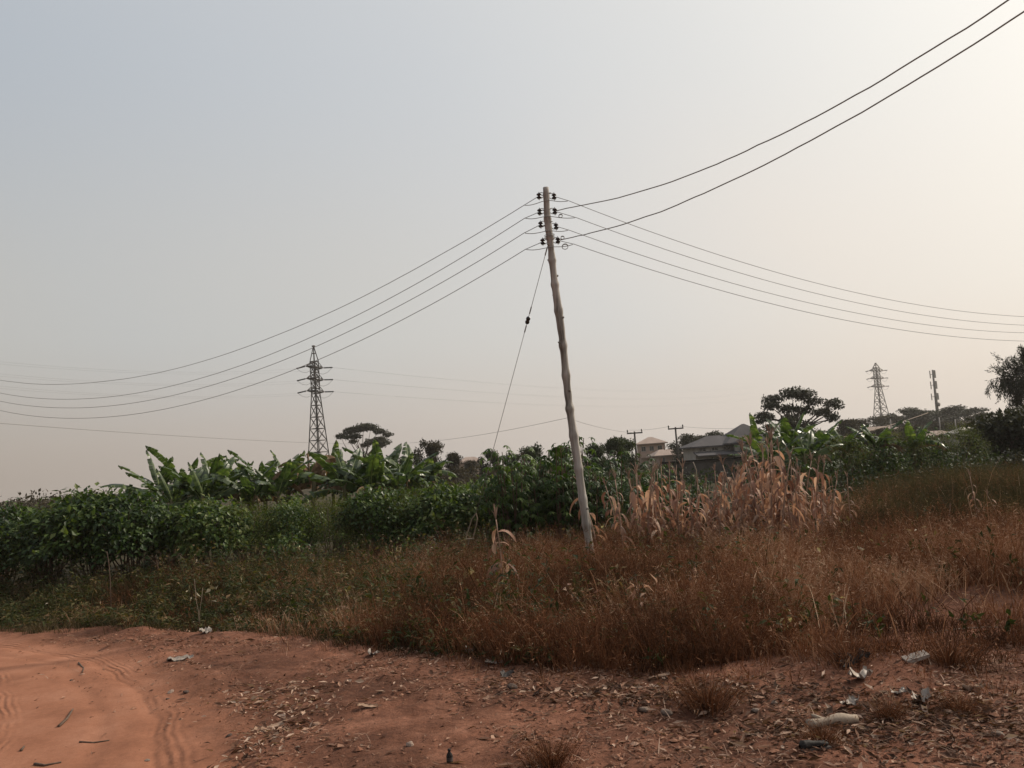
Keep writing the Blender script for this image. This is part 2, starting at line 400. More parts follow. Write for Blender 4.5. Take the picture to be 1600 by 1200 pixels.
M['greystone'] = m_surf('grey_stone', [(.3, (.15, .105, .08)), (.7, (.25, .19, .15))], 14, rough=.9, bump=.4)
M['chips'] = m_leaf('straw_chips', [(0, (.05, .027, .018)), (.35, (.16, .08, .052)), (.7, (.32, .185, .125)), (1, (.52, .37, .28))], .85, .15, .1, 1.1, 0)
M['clod'] = m_leaf('soil_clod', [(0, (.11, .048, .029)), (.6, (.22, .1, .062)), (.9, (.31, .165, .108)), (1, (.38, .28, .22))], .95, .1, 0, 1, 0)

# ------------------------------------------------------------------ ground and road
def axis(a, b, step, lo, hi, g=1.16):
    mid = np.arange(a, b + step * .5, step)
    up = [mid[-1]]; s = step
    while up[-1] < hi: s *= g; up.append(up[-1] + s)
    dn = [mid[0]]; s = step
    while dn[-1] > lo: s *= g; dn.append(dn[-1] - s)
    return np.concatenate([dn[:0:-1], mid, up[1:]])

gx = axis(-9.5, 8.0, .05, -420, 420); gy = axis(4.2, 14.5, .05, -60, 640)
X, Y = np.meshgrid(gx, gy, indexing='ij')
Z = h_full(X, Y)
RD = road_dist(X, Y) + .35 * fbm(X * 1.6, Y * 1.6, 31) + .12 * fbm(X * 7, Y * 7, 33)
RW = road_dist(X, Y) + .5 * fbm(X * .5, Y * .5, 9)
packed = sst(-.45, .55, RD) * (1 - .0 * X)
ni, nj = X.shape
I, J = np.meshgrid(np.arange(ni - 1), np.arange(nj - 1), indexing='ij')
Q = np.stack([I * nj + J, (I + 1) * nj + J, (I + 1) * nj + J + 1, I * nj + J + 1], -1).reshape(-1, 4)
V = np.stack([X, Y, Z], -1).reshape(-1, 3)
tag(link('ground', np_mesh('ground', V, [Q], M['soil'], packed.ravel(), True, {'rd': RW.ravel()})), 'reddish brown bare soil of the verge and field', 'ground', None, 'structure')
# the track: its own sheet laid 4 mm above the soil, feathering out at the edge
fm = (RD[:-1, :-1] > -.05) & (RD[1:, 1:] > -.05) & (RD[1:, :-1] > -.05) & (RD[:-1, 1:] > -.05) & (X[:-1, :-1] > -70) & (Y[:-1, :-1] > -25)
Qr = Q[fm.ravel()]
used = np.unique(Qr); remap = np.full(len(V), -1); remap[used] = np.arange(len(used))
Vr = V[used].copy(); Vr[:, 2] += .004
tag(link('dirt_road', np_mesh('dirt_road', Vr, [remap[Qr]], M['soil'], packed.ravel()[used], True, {'rd': RW.ravel()[used]})), 'smooth orange red laterite track curving away to the side', 'road', None, 'structure')

# ------------------------------------------------------------------ litter of chips, clods and pebbles on the verge
def scatter_verge(n, ypow=1.0):
    out = []
    while sum(len(o) for o in out) < n:
        x = rng.uniform(-7.5, 7.5, n); y = rng.uniform(4.6, 13.5, n)
        rd = road_dist(x, y)
        dens = (vnoise(x * 1.1, y * 1.1, 41) * .7 + vnoise(x * 3, y * 3, 42) * .5) ** 2.6 * 1.2
        dens = dens * (.4 + .8 * sst(-2.5, 2, x)) * np.where(rd > -.1, .05 + .5 * np.exp(-np.maximum(rd, 0) / .25), 1.0)
        k = (y < y_edge(x) + .5) & (rng.uniform(0, 1, n) < dens)
        out.append(np.stack([x[k], y[k]], 1))
    p = np.concatenate(out)[:n]
    return np.stack([p[:, 0], p[:, 1], h_full(p[:, 0], p[:, 1])], 1)

mb = MB()
P = scatter_verge(19000); n = len(P)
az = rng.uniform(0, 6.28, n); D = np.stack([np.cos(az), np.sin(az), rng.normal(0, .22, n)], 1)
Nn = np.stack([rng.normal(0, .35, n), rng.normal(0, .35, n), np.ones(n)], 1)
Lc = rng.uniform(.02, .085, n) * rng.choice([.7, 1, 1.7], n, p=[.5, .4, .1])
P[:, 2] += .012
add_leaves(mb, P, D, Nn, Lc, Lc * rng.uniform(.12, .45, n), np.clip(rng.beta(2, 2.2, n), 0, 1), .25, .1)
P = scatter_verge(4500); n = len(P); P[:, 2] += .004
add_blades(mb, P, rng.uniform(0, 6.28, n), rng.uniform(.9, 1.5, n), rng.uniform(.06, .2, n), rng.uniform(.004, .009, n), rng.uniform(.3, .95, n), .5)
for px_, py_, rx_, ry_, nn in [(1290, 1150, .55, .35, 900), (1420, 1110, .6, .3, 700), (1180, 1085, .8, .3, 600), (980, 1085, .9, .35, 700), (1540, 1140, .5, .4, 400), (450, 1090, .5, .6, 420), (415, 1150, .25, .5, 260)]:
    c0 = gp(px_, py_); x = c0[0] + rng.normal(0, rx_, nn) * .6; y = c0[1] + rng.normal(0, ry_, nn) * .7
    P = np.stack([x, y, h_full(x, y) + rng.uniform(.005, .03, nn)], 1); az = rng.uniform(0, 6.28, nn)
    Lc = rng.uniform(.03, .11, nn); add_leaves(mb, P, np.stack([np.cos(az), np.sin(az), rng.normal(0, .35, nn)], 1), np.stack([rng.normal(0, .5, nn), rng.normal(0, .5, nn), np.ones(nn)], 1), Lc, Lc * rng.uniform(.15, .5, nn), np.clip(rng.choice([.1, .4, .9], nn, p=[.5, .32, .18] if px_ > 900 else [.08, .42, .5]) + rng.normal(0, .1, nn), 0, 1), .3, .15)
tag(mb.build('straw_litter', M['chips']), 'broken straw, bark chips and dead leaves strewn over the bare verge', 'litter', None, 'stuff')

OCT = np.array([(0, 0, 1), (1, 0, 0), (0, 1, 0), (-1, 0, 0), (0, -1, 0), (0, 0, -1), (.7, .7, .1), (-.7, .7, -.1), (-.7, -.7, .1), (.7, -.7, -.1)], float)
OCT_T = np.array([(0, 1, 6), (0, 6, 2), (0, 2, 7), (0, 7, 3), (0, 3, 8), (0, 8, 4), (0, 4, 9), (0, 9, 1), (5, 6, 1), (5, 2, 6), (5, 7, 2), (5, 3, 7), (5, 8, 3), (5, 4, 8), (5, 9, 4), (5, 1, 9)])
def add_clods(mb, P, s, var):
    n = len(P)
    v = OCT[None] * rng.uniform(.6, 1.25, (n, 10, 1)) * np.asarray(s)[:, None, None] * np.array([1, 1, .6]) * rng.uniform(.7, 1.3, (n, 1, 3))
    a = rng.uniform(0, 6.28, n); c, s_ = np.cos(a)[:, None], np.sin(a)[:, None]
    v = np.stack([v[..., 0] * c - v[..., 1] * s_, v[..., 0] * s_ + v[..., 1] * c, v[..., 2]], -1) + P[:, None]
    mb.add(v.reshape(-1, 3), None, ((np.arange(n) * 10)[:, None, None] + OCT_T[None]).reshape(-1, 3), np.repeat(var, 10))
mb = MB(); P = scatter_verge(15000); n = len(P)
s = rng.lognormal(-4.75, .55, n).clip(.003, .032); P[:, 2] += s * .2
add_clods(mb, P, s, rng.beta(2, 2, n))
tag(mb.build('soil_clods', M['clod']), 'crumbled red soil clods and pebbles covering the verge', 'clods', None, 'stuff')

# ------------------------------------------------------------------ dry grass, bank grass, weeds
def in_view(x, y, m=1.5): return (x > -.62 * y - m) & (x < .60 * y + m)

def grass_mass(mb, n_cl, per, box, hfun, keep, wid, straw=.5, seed_heads=4):
    x = rng.uniform(box[0], box[1], n_cl * 4); y = rng.uniform(box[2], box[3], n_cl * 4)
    k = keep(x, y) & in_view(x, y); x, y = x[k][:n_cl], y[k][:n_cl]
    n = len(x); c = np.repeat(np.arange(n), per)
    r = np.abs(rng.normal(0, .10, n * per)); a = rng.uniform(0, 6.28, n * per)
    bx = x[c] + r * np.cos(a); by = y[c] + r * np.sin(a)
    P = np.stack([bx, by, h_full(bx, by) - .01], 1)
    hh = hfun(x, y) * rng.uniform(.7, 1.2, n)
    H = hh[c] * rng.uniform(.45, 1.1, n * per)
    cv = rng.uniform(.1, .8, n)
    cv = np.clip(.55 * cv + 1.5 * fbm(x * .8, y * .8, 55) + .28, 0, 1)
    var = np.clip(cv[c] + rng.normal(0, .16, n * per), 0, .96)
    tips = add_blades(mb, P, a + rng.normal(0, .5, n * per), rng.uniform(.02, .35, n * per), H, wid * rng.uniform(.6, 1.5, n * per), var, rng.uniform(.1, 1.1, n * per))
    # loose seed heads
    if seed_heads:
        k = rng.uniform(0, 1, n * per) < .45
        T = np.repeat(tips[k], seed_heads, 0); m = len(T)
        D = np.stack([rng.normal(0, .6, m), rng.normal(0, .6, m), rng.uniform(-.6, .8, m)], 1)
        T = T - np.array([0, 0, 1.]) * rng.uniform(0, .16, (m, 1))
        add_leaves(mb, T, D, np.stack([rng.normal(0, 1, m), rng.normal(0, 1, m), rng.normal(0, 1, m)], 1), rng.uniform(.03, .09, m), rng.uniform(.004, .010, m), np.clip(np.repeat(var[k], seed_heads) + rng.normal(.08, .12, m), 0, 1), .1, .2)

def dry_w(x, y): return sst(-2.4, 1.1, x + .12 * (y - 10) + 1.6 * fbm(x * .5, y * .5, 61))    # 0 in the green weeds, 1 in the red grass
def patchy(x, y, s=1.0): return vnoise(x * s, y * s, 63)
def dry_h(x, y):
    d = y - y_edge(x)
    return (.34 + .5 * sst(0, 4.5, d)) * (.5 + .55 * patchy(x, y, .8) + .55 * patchy(x + 40, y, 2.1))
BARE = gp(1530, 938)
def dry_keep(x, y):
    d = y - y_edge(x); u = rng.uniform(0, 1, x.shape)
    bare = np.exp(-((x - BARE[0]) ** 2 / .9 + (y - BARE[1]) ** 2 / 1.2))
    u = u + .75 * sst(1.6, 3.6, x) * (1 - sst(.6, 2.6, d)) * sst(.3, .75, patchy(x + 7, y, 1.7) + .25)
    bk = sst(-.2, 1.0, x - .40 * y) * sst(15, 16.5, y)
    return (d > 0) & (y < 19) & (u < 1 - .9 * bk) & (u < (.12 + .88 * dry_w(x, y)) * (.15 + 1.1 * patchy(x, y, 1.3) * (.4 + patchy(x, y + 30, 3.1))) * (1 - .85 * bare)) & (u < .25 + 2 * d)
mb = MB(); grass_mass(mb, 7500, 18, (-8, 12, 7.5, 19), dry_h, dry_keep, .0068)
# sparse short grass that frays out over the bare soil
def fray(x, y):
    d = y - y_edge(x); return (d > -1.6) & (d < 1.5) & (rng.uniform(0, 1, x.shape) < .75 * np.exp(-np.maximum(-d, 0) / (.35 + .4 * sst(1, 3, x))) * (.2 + 1.2 * patchy(x, y, 2.3)) * sst(-4.5, -1, x))
grass_mass(mb, 1100, 12, (-6, 9, 6.5, 12), lambda x, y: .10 + .14 * patchy(x, y, 2), fray, .006, seed_heads=2)
def fringe(x, y):
    d = y - y_edge(x); return (d > .15) & (d < 1.3) & (rng.uniform(0, 1, x.shape) < sst(-3.2, -1.5, x) * (1 - .9 * sst(1.4, 2.6, x)) * (.3 + 1.1 * patchy(x, y + 5, 1.8)))
grass_mass(mb, 900, 22, (-5, 7, 7, 12), lambda x, y: .42 + .25 * patchy(x, y, 1.5), fringe, .007, seed_heads=3)
# thicker bent and broken stalks
x = rng.uniform(-5, 11, 9000); y = rng.uniform(8, 18, 9000); d = y - y_edge(x)
k = (d > .1) & in_view(x, y) & (rng.uniform(0, 1, 9000) < dry_w(x, y) * (.3 + patchy(x, y, 2)) * .8); x, y = x[k][:2600], y[k][:2600]; n = len(x)
add_blades(mb, np.stack([x, y, h_full(x, y)], 1), rng.uniform(0, 6.28, n), rng.uniform(.05, .7, n), dry_h(x, y) * rng.uniform(.6, 1.5, n), rng.uniform(.009, .018, n), np.clip(rng.choice([.1, .9], n, p=[.4, .6]) + rng.normal(0, .08, n), 0, 1), rng.uniform(0, 1.9, n))
tag(mb.build('dry_grass', M['grass']), 'mass of dry red brown grass with fuzzy seed heads around the leaning pole', 'grass', None, 'stuff')

def bank_keep(x, y):
    u = rng.uniform(0, 1, x.shape)
    c = x - .40 * y
    return (y > 15.5) & (c > -.4) & (u < .25 + .75 * sst(-.4, .6, c))
mb = MB(); grass_mass(mb, 3000, 18, (5, 16, 15.5, 23), lambda x, y: .75 + .35 * patchy(x, y, .6), bank_keep, .009)
tag(mb.build('bank_grass', M['bank']), 'tall olive brown grass on the low bank below the dark tree', 'grass', None, 'stuff')

# dead broad leaved weeds caught in the grass
mb = MB(); x = rng.uniform(-6, 11, 2600); y = rng.uniform(8, 18, 2600); d = y - y_edge(x)
k = (d > .15) & in_view(x, y) & (rng.uniform(0, 1, 2600) < np.clip(1.8 * patchy(x, y + 50, 1.0) - .5, 0.02, 1)); x, y = x[k][:420], y[k][:420]; n = len(x)
H = dry_h(x, y) * rng.uniform(.6, 1.15, n); B = np.stack([x, y, h_full(x, y)], 1); az = rng.uniform(0, 6.28, n)
add_blades(mb, B, az, rng.uniform(.05, .4, n), H, .012, rng.uniform(.0, .3, n), .4)
nl = 11; c = np.repeat(np.arange(n), nl); t = rng.uniform(.3, 1.0, n * nl)
P = B[c] + np.stack([np.cos(az[c]) * .25 * t * H[c], np.sin(az[c]) * .25 * t * H[c], H[c] * t * .93], 1) + rng.normal(0, .05, (n * nl, 3))
Lw = rng.uniform(.05, .13, n * nl)
add_leaves(mb, P, rng.normal(0, 1, (n * nl, 3)) + np.array([0, 0, -.6]), rng.normal(0, .8, (n * nl, 3)) + np.array([0, 0, 1.]), Lw, Lw * rng.uniform(.3, .55, n * nl), np.clip(rng.choice([.05, .35, .8, 1.0], n, p=[.4, .3, .2, .1])[c] + rng.normal(0, .12, n * nl), 0, 1), .35, .4)
tag(mb.build('dead_weeds', M['weed']), 'dead brown and olive broad leaved weeds scattered through the dry grass', 'weeds', None, 'stuff')

# low weeds on the shaded side
mb = MB()
x = rng.uniform(-14, 3.5, 40000); y = rng.uniform(8.5, 20, 40000); d = y - y_edge(x)
u = rng.uniform(0, 1, len(x)); k = (d > .05) & in_view(x, y) & (y < 19.6) & (u < (1 - .74 * dry_w(x, y)) * np.clip(2.2 * (.5 * patchy(x, y, 1.1) + .5 * patchy(x, y + 9, 2.7)) - .45, .06, 1)) & (u < .2 + d)
x, y, d = x[k][:4800], y[k][:4800], d[k][:4800]; n = len(x)
H = (.14 + .55 * sst(0, 3.2, d)) * rng.uniform(.5, 1.4, n) * (.35 + 1.2 * patchy(x, y, .9))
B = np.stack([x, y, h_full(x, y)], 1)
az = rng.uniform(0, 6.28, n); lean = rng.uniform(0, .3, n)
add_blades(mb, B, az, lean, H, .008, rng.uniform(.5, .95, n), .25)
nl = 12; c = np.repeat(np.arange(n), nl); t = rng.uniform(.15, 1.05, n * nl)
P = B[c] + np.stack([np.cos(az[c]) * np.sin(lean[c] + .1) , np.sin(az[c]) * np.sin(lean[c] + .1), np.cos(lean[c])], 1) * (H[c] * t)[:, None]
a = rng.uniform(0, 6.28, n * nl); D = np.stack([np.cos(a), np.sin(a), rng.normal(.1, .45, n * nl)], 1)
pv = rng.beta(1.6, 1.9, n) * .85 + .6 * (fbm(x * 1.1, y * 1.1, 71)) + .04
Lw = rng.uniform(.045, .14, n * nl)
P = P + D * .03
add_leaves(mb, P, D, np.stack([rng.normal(0, .4, n * nl), rng.normal(0, .4, n * nl), np.ones(n * nl)], 1), Lw, Lw * rng.uniform(.16, .5, n * nl), np.clip(pv[c] + rng.normal(0, .12, n * nl), 0, .93) + (rng.uniform(0, 1, n * nl) < .006) * .5, .2, .3)
tag(mb.build('weeds', M['weed']), 'low green and brown weeds along the foot of the hedge by the track', 'weeds', None, 'stuff')
mb = MB(); grass_mass(mb, 3000, 15, (-15, 3, 9, 19), lambda x, y: (.18 + .55 * sst(0, 3.5, y - y_edge(x))) * (.4 + .9 * patchy(x, y + 3, 1.6)), lambda x, y: (y > y_edge(x) - .1) & (y < 18.5) & (rng.uniform(0, 1, x.shape) < (1 - .8 * dry_w(x, y)) * .9), .0075, seed_heads=2)
tag(mb.build('weed_grass', M['bank']), 'thin olive grass mixed through the low weeds beside the track', 'grass', None, 'stuff')

# ------------------------------------------------------------------ leafy shrubs of the hedge
def shrub_meshes(seed, rad, hgt, n_tip, per, L, mat, low=.42, rough=.165, feather=False):
    g = np.random.default_rng(seed); mb = MB()
    th = g.uniform(0, 6.28, n_tip); cz = g.uniform(0, 1, n_tip) ** .8
    rr = rad * np.sqrt(np.clip(1 - cz ** 2.2, 0, 1)) * g.uniform(.72, 1.05, n_tip)
    bump = 1 + .25 * np.sin(th * 3 + seed) * (1 - cz)
    tips = np.stack([np.cos(th) * rr * bump, np.sin(th) * rr * bump, hgt * (low + (1 - low) * cz * g.uniform(.86, 1.05, n_tip))], 1)
    c = np.repeat(np.arange(n_tip), per); n = len(c)
    off = g.normal(0, rough, (n, 3)) * np.array([1, 1, .8])
    P = tips[c] + off
    P[:, 2] = np.maximum(P[:, 2], .08)
    out = unit(np.stack([P[:, 0], P[:, 1], P[:, 2] - hgt * .35], 1))
    D = unit(out * np.array([1, 1, .3]) + g.normal(0, .55, (n, 3)) + np.array([0, 0, -.35 if not feather else .1]))
    N = unit(out + np.array([0, 0, .9]) + g.normal(0, .35, (n, 3)))
    var = np.clip(g.uniform(.15, .75, n_tip)[c] + g.normal(0, .13, n) + .12 * off[:, 2] / rough, 0, .97) + (g.uniform(0, 1, n) < .02) * .3
    Ls = L * g.uniform(.65, 1.3, n)
    add_leaves(mb, P, D, N, Ls, Ls * (g.uniform(.5, .75, n) if not feather else g.uniform(.2, .35, n)), np.clip(var, 0, 1), .18, .25)
    fol = mb.mesh('foliage', mat)
    sb = MB()
    for k in range(16):
        t = tips[g.integers(n_tip)]; b = np.array([g.normal(0, .1), g.normal(0, .1), -.08]); mid = b * .4 + t * .5 + np.array([0, 0, hgt * .1])
        sb.tube([b, (b + mid) / 2 + g.normal(0, .04, 3), mid, t, t + unit(t - mid) * g.uniform(.05, .3)], [.022, .018, .013, .007, .003], 5)
    return fol, sb.mesh('stem', M['twig'])

def cassava_meshes(seed, rad, hgt, n_st, per):
    g = np.random.default_rng(seed); mb = MB(); sb = MB()
    for k in range(n_st):
        a = g.uniform(0, 6.28); r = rad * math.sqrt(g.uniform(0, 1)); top = np.array([math.cos(a) * r, math.sin(a) * r, hgt * g.uniform(.6, 1.02)])
        b = np.array([top[0] * .45, top[1] * .45, -.08]); mid = b * .5 + top * .5 + g.normal(0, .06, 3)
        sb.tube([b, mid, top], [.018, .014, .008], 5)
        for j in range(per):
            f = g.uniform(.35, 1.0); base = b + (top - b) * f if f > .5 else mid * 1.0
            pa = g.uniform(0, 6.28); pd = unit(np.array([math.cos(pa), math.sin(pa), g.uniform(-.1, .6)])); c = base + pd * g.uniform(.18, .34)
            nrm = unit(pd * .5 + np.array([0, 0, 1]) + g.normal(0, .25, 3)); fwd = unit(pd - nrm * (pd @ nrm)); side = np.cross(nrm, fwd)
            nlobe = int(g.integers(5, 8)); an = np.linspace(-2.1, 2.1, nlobe)
            D = np.cos(an)[:, None] * fwd + np.sin(an)[:, None] * side - .35 * nrm
            Ls = g.uniform(.12, .2) * (1 - .12 * np.abs(an)); v = np.clip(g.uniform(.1, .9) + g.normal(0, .08, nlobe), 0, 1)
            add_leaves(mb, np.repeat(c[None], nlobe, 0), D, np.repeat(nrm[None], nlobe, 0), Ls, Ls * .34, v, .15, .25)
    return mb.mesh('foliage', M['cassava']), sb.mesh('stem', M['twig'])

SHRUBS = [shrub_meshes(100 + k, r, h, nt, 34, L, M['shrub']) for k, (r, h, nt, L) in enumerate([(1.15, 2.25, 120, .13), (1.0, 2.1, 105, .10), (1.3, 2.3, 120, .15)])]
FEATHER = [shrub_meshes(120 + k, r, h, nt, 46, L, M['feather'], .42, .15, True) for k, (r, h, nt, L) in enumerate([(1.1, 2.15, 110, .085), (1.25, 2.2, 120, .075)])]
CASSAVA = [cassava_meshes(140 + k, r, h, ns, 17) for k, (r, h, ns) in enumerate([(.85, 2.45, 24), (1.0, 2.3, 28), (.7, 2.5, 18)])]
LOW = [shrub_meshes(160 + k, .5, .8, 30, 24, .085, M['shrub'], .15, .13) for k in range(2)]

def plant(name, meshes, x, y, sc, rz, label, cat, group):
    r = empty(name, (x, y, gh(x, y)), rz, sc)
    if not np.isscalar(sc): r.scale = sc
    link('foliage', meshes[0], r); link('stem', meshes[1], r)
    return tag(r, label, cat, group)

ORD = ['first', 'second', 'third', 'fourth', 'fifth', 'sixth', 'seventh', 'eighth', 'ninth', 'tenth', 'eleventh', 'twelfth', 'thirteenth', 'fourteenth', 'fifteenth', 'sixteenth']

# front row of the hedge, read along the track
front = [(-40, 18.6, .88, 'S'), (30, 18.3, .89, 'S'), (105, 18.5, .96, 'S'), (165, 18.6, .93, 'S'), (228, 19.4, .78, 'F'), (300, 19.0, .80, 'S'), (365, 19.1, .82, 'F'), (430, 19.5, .80, 'S'), (500, 19.3, .80, 'F'), (570, 19.4, .79, 'S'), (632, 19.6, .82, 'F'), (692, 19.5, .78, 'S'), (748, 19.9, .78, 'F')]
for i, (px, Yd, sc, kd) in enumerate(front):
    P = at(px, 760, Yd)
    ms = (SHRUBS if kd == 'S' else FEATHER)
    plant('hedge_shrub', ms[i % len(ms)], P[0], P[1] + 1.0, sc, rng.uniform(0, 6.28),
          ('broad leaved glossy dark green' if kd == 'S' else 'fine leaved olive green') + f' shrub in the hedge\'s front row, {ORD[i]} from the left', 'shrub', 'shrubs of the front hedge row')
back = [(0, 22.5, .78), (75, 22.2, .86), (150, 22.5, .82), (225, 23, .7), (300, 22.6, .72), (375, 23, .72), (455, 22.8, .72), (535, 23.1, .72), (610, 23, .74), (690, 23.3, .8), (760, 23.2, .78)]
for i, (px, Yd, sc) in enumerate(back):
    P = at(px, 760, Yd)
    ms = FEATHER if i % 2 else SHRUBS
    plant('hedge_shrub', ms[(i + 1) % len(ms)], P[0], P[1], sc, rng.uniform(0, 6.28), f'green shrub in the hedge\'s rear row before the banana plants, {ORD[i]} from the left', 'shrub', 'shrubs of the rear hedge row')
# small dark shrub standing in front of the hedge
for i, (px, py, sc, lab) in enumerate([(455, 915, 1.15, 'small bright green shrub standing out in front of the hedge above the white bag'), (250, 905, .8, 'low green shrublet at the hedge foot beside pale dry stems'), (640, 900, .8, 'small yellowish green shrublet among dry grass left of the broken maize'), (60, 905, .85, 'low dark shrublet by the hedge foot nearest the track')]):
    P = gp(px, py); plant('small_shrub', LOW[i % 2], P[0], P[1], sc, i * 1.7, lab, 'shrub', 'small shrubs before the hedge')
# cassava between the hedge and the maize
cas = [(800, 19.8, 1.06, 'the hedge end'), (838, 20.5, 1.14, 'left of the pole'), (872, 19.6, 1.1, 'directly left of the leaning pole'), (905, 20.8, 1.08, 'directly behind the leaning pole'), (945, 19.8, 1.02, 'directly right of the leaning pole'), (985, 21.5, .9, 'between the pole and the maize'), (1030, 23, .78, 'behind the left part of the maize'), (1075, 23.5, .7, 'before the dark block wall')]
for i, (px, Yd, sc, wh) in enumerate(cas):
    P = at(px, 760, Yd)
    plant('cassava_plant', CASSAVA[i % 3], P[0], P[1], sc, rng.uniform(0, 6.28), f'leafy dark green cassava bush standing {"at " if i == 0 else ""}{wh}', 'cassava', 'cassava bushes around the pole')
# green growth behind the maize on the far side
rg = [(1195, 25, .72), (1235, 26, .75), (1275, 26.5, .72), (1320, 27, .78), (1365, 27.5, .8), (1410, 28, .8), (1455, 28.5, .78), (1500, 29, .85)]
for i, (px, Yd, sc) in enumerate(rg):
    P = at(px, 740, Yd)
    ms = FEATHER if i % 2 else CASSAVA
    plant('field_shrub', ms[i % len(ms)], P[0], P[1], sc, rng.uniform(0, 6.28), f'green shrub among the low bananas below the hillside, {ORD[i]} from the left', 'shrub', 'shrubs below the hillside')

# ------------------------------------------------------------------ banana plants
def frond_mesh(seed, L, W, a0, a1, dead=False, torn=.5):
    g = np.random.default_rng(seed); n = 18
    t = np.linspace(0, 1, n + 1); ang = a0 + (a1 - a0) * t ** 1.4
    step = L / n
    px = np.concatenate([[0], np.cumsum(np.sin(ang[:-1]) * step)]); pz = np.concatenate([[0], np.cumsum(np.cos(ang[:-1]) * step)])
    C = np.stack([px, np.zeros(n + 1), pz], 1)
    T = np.stack([np.sin(ang), np.zeros(n + 1), np.cos(ang)], 1); Nn = np.stack([-np.cos(ang), np.zeros(n + 1), np.sin(ang)], 1)
    w = W / 2 * np.clip(np.sin(np.pi * np.clip((t - .1) / .9, 0, 1) ** .75), 0, 1) ** .6
    mb = MB()
    for sd in (-1, 1):
        fold = g.uniform(.1, .5); rip = 0.0
        for k in range(1, n):
            if g.uniform() < torn * .55: rip = g.uniform(-.5, .9) * torn
            f = fold + rip + g.normal(0, .05) + (.9 if dead else 0)
            dirn = np.array([0, sd * math.cos(f), 0]) - Nn[k] * math.sin(f)
            sh = T[k] * .25
            gap = g.uniform(.0, .12) * torn
            a = C[k]; b = C[k + 1]
            o1 = a + (dirn + sh) * w[k] + T[k] * step * gap; o2 = b + (dirn + sh) * w[k + 1] - T[k] * step * gap
            v = np.clip(.45 + g.normal(0, .14) + .3 * (g.uniform() < .16), 0, 1)
            m1 = a * .5 + o1 * .5 + Nn[k] * .03; m2 = b * .5 + o2 * .5 + Nn[k] * .03
            mb.add([a, b, m2, m1, o2, o1], [(0, 1, 2, 3), (3, 2, 4, 5)], None, v)
    fm_ = mb.mesh('frond', M['deadleaf'] if dead else M['banana'])
    rb = MB(); rb.tube(C + Nn * -.008, np.linspace(.022, .005, n + 1), 5)
    return fm_, rb.mesh('midrib', M['deadleaf'] if dead else M['rib'])
FR_UP = [frond_mesh(200 + k, 1.35, .38, R(6 + 8 * k), R(34 + 26 * k), torn=.5 + .25 * k) for k in range(3)]
FR_OUT = [frond_mesh(210 + k, 1.75, .42, R(30 + 9 * k), R(70 + 27 * k), torn=.65 + .2 * k) for k in range(4)]
FR_DEAD = [frond_mesh(220 + k, 1.5, .34, R(50), R(170), True, .9) for k in range(2)]
def banana_stem(seed, h):
    g = np.random.default_rng(seed); mb = MB(); m = 8
    t = np.linspace(0, 1, m); bx = .12 * t ** 2 * g.uniform(-1, 1)
    mb.tube(np.stack([bx, .1 * t ** 2 * g.uniform(-1, 1), t * (h + .25) - .1], 1), .105 - .05 * t + .006 * np.sin(t * 23), 9)
    return mb.mesh('pseudostem', M['bstem'], True)
def banana_proto(seed, h, nf, dead, sc=1.0):
    g = np.random.default_rng(seed)
    r = empty('banana_plant', (0, 0, 0)); link('pseudostem', banana_stem(seed, h), r)
    for k in range(nf):
        up = k < 2 or (k == 2 and nf > 7)
        src = FR_UP[int(g.integers(3))] if up else FR_OUT[int(g.integers(4))]
        f = link('frond', src[0], r, (0, 0, h + g.uniform(-.1, .1) + (0 if up else -.08)), (g.normal(0, .35), g.uniform(-.12, .3), k * 2.4 + g.uniform(-.5, .5)), g.uniform(.75, 1.1))
        link('midrib', src[1], f)
    for k in range(dead):
        f = link('frond', FR_DEAD[k % 2][0], r, (0, 0, h - .15), (0, 0, g.uniform(0, 6.28)), g.uniform(.8, 1.1)); f['label'] = 'dead brown frond hanging down'
        link('midrib', FR_DEAD[k % 2][1], f)
    return r
BAN = [banana_proto(300, 2.1, 12, 2), banana_proto(301, 1.95, 11, 1), banana_proto(302, 2.2, 12, 2), banana_proto(303, 1.75, 11, 2)]
used_b = [False] * 4
bl = [(250, 26, 0, 1.0, 'banana plant with long fronds reaching out over the hedge, at the grove\'s track end'),
      (292, 27, 2, 1.02, 'tall banana plant second from the grove\'s track end'),
      (335, 26, 1, 1.0, 'banana plant third from the grove\'s track end, with broad upright fronds'),
      (372, 27.5, 0, .92, 'banana plant fourth from the grove\'s track end, fronds pale at the midrib'),
      (412, 26, 2, .93, 'banana plant fifth from the grove\'s track end with one spear leaf upright'),
      (452, 27, 1, .98, 'banana plant standing left of the dead brown banana'),
      (520, 27, 0, .98, 'banana plant below the large pylon\'s feet'),
      (560, 26.5, 3, 1.08, 'banana plant below the flat topped far tree'),
      (598, 26, 1, 1.0, 'banana plant with drooping fronds right of the flat topped far tree\'s trunk'),
      (635, 27, 2, .92, 'banana plant at the grove\'s right end'),
      (660, 27.5, 3, .95, 'small banana plant half hidden at the grove\'s right end'),
      (270, 24.5, 3, 1.0, 'short banana plant crowding the hedge top at the grove\'s track end'), (318, 24.6, 3, 1.05, 'short banana plant in the grove\'s front line below the tallest fronds'), (392, 24.6, 3, 1.0, 'short banana plant in the grove\'s front line left of the upright spear leaf'),
      (432, 24.8, 3, 1.02, 'short banana plant in the grove\'s front line left of the dead one'), (540, 24.8, 3, 1.1, 'short banana plant in the grove\'s front line right of the dead one'), (580, 24.6, 3, 1.02, 'short banana plant in the grove\'s front line below the umbrella tree'), (622, 24.8, 3, 1.0, 'short banana plant in the grove\'s front line at its right end')]
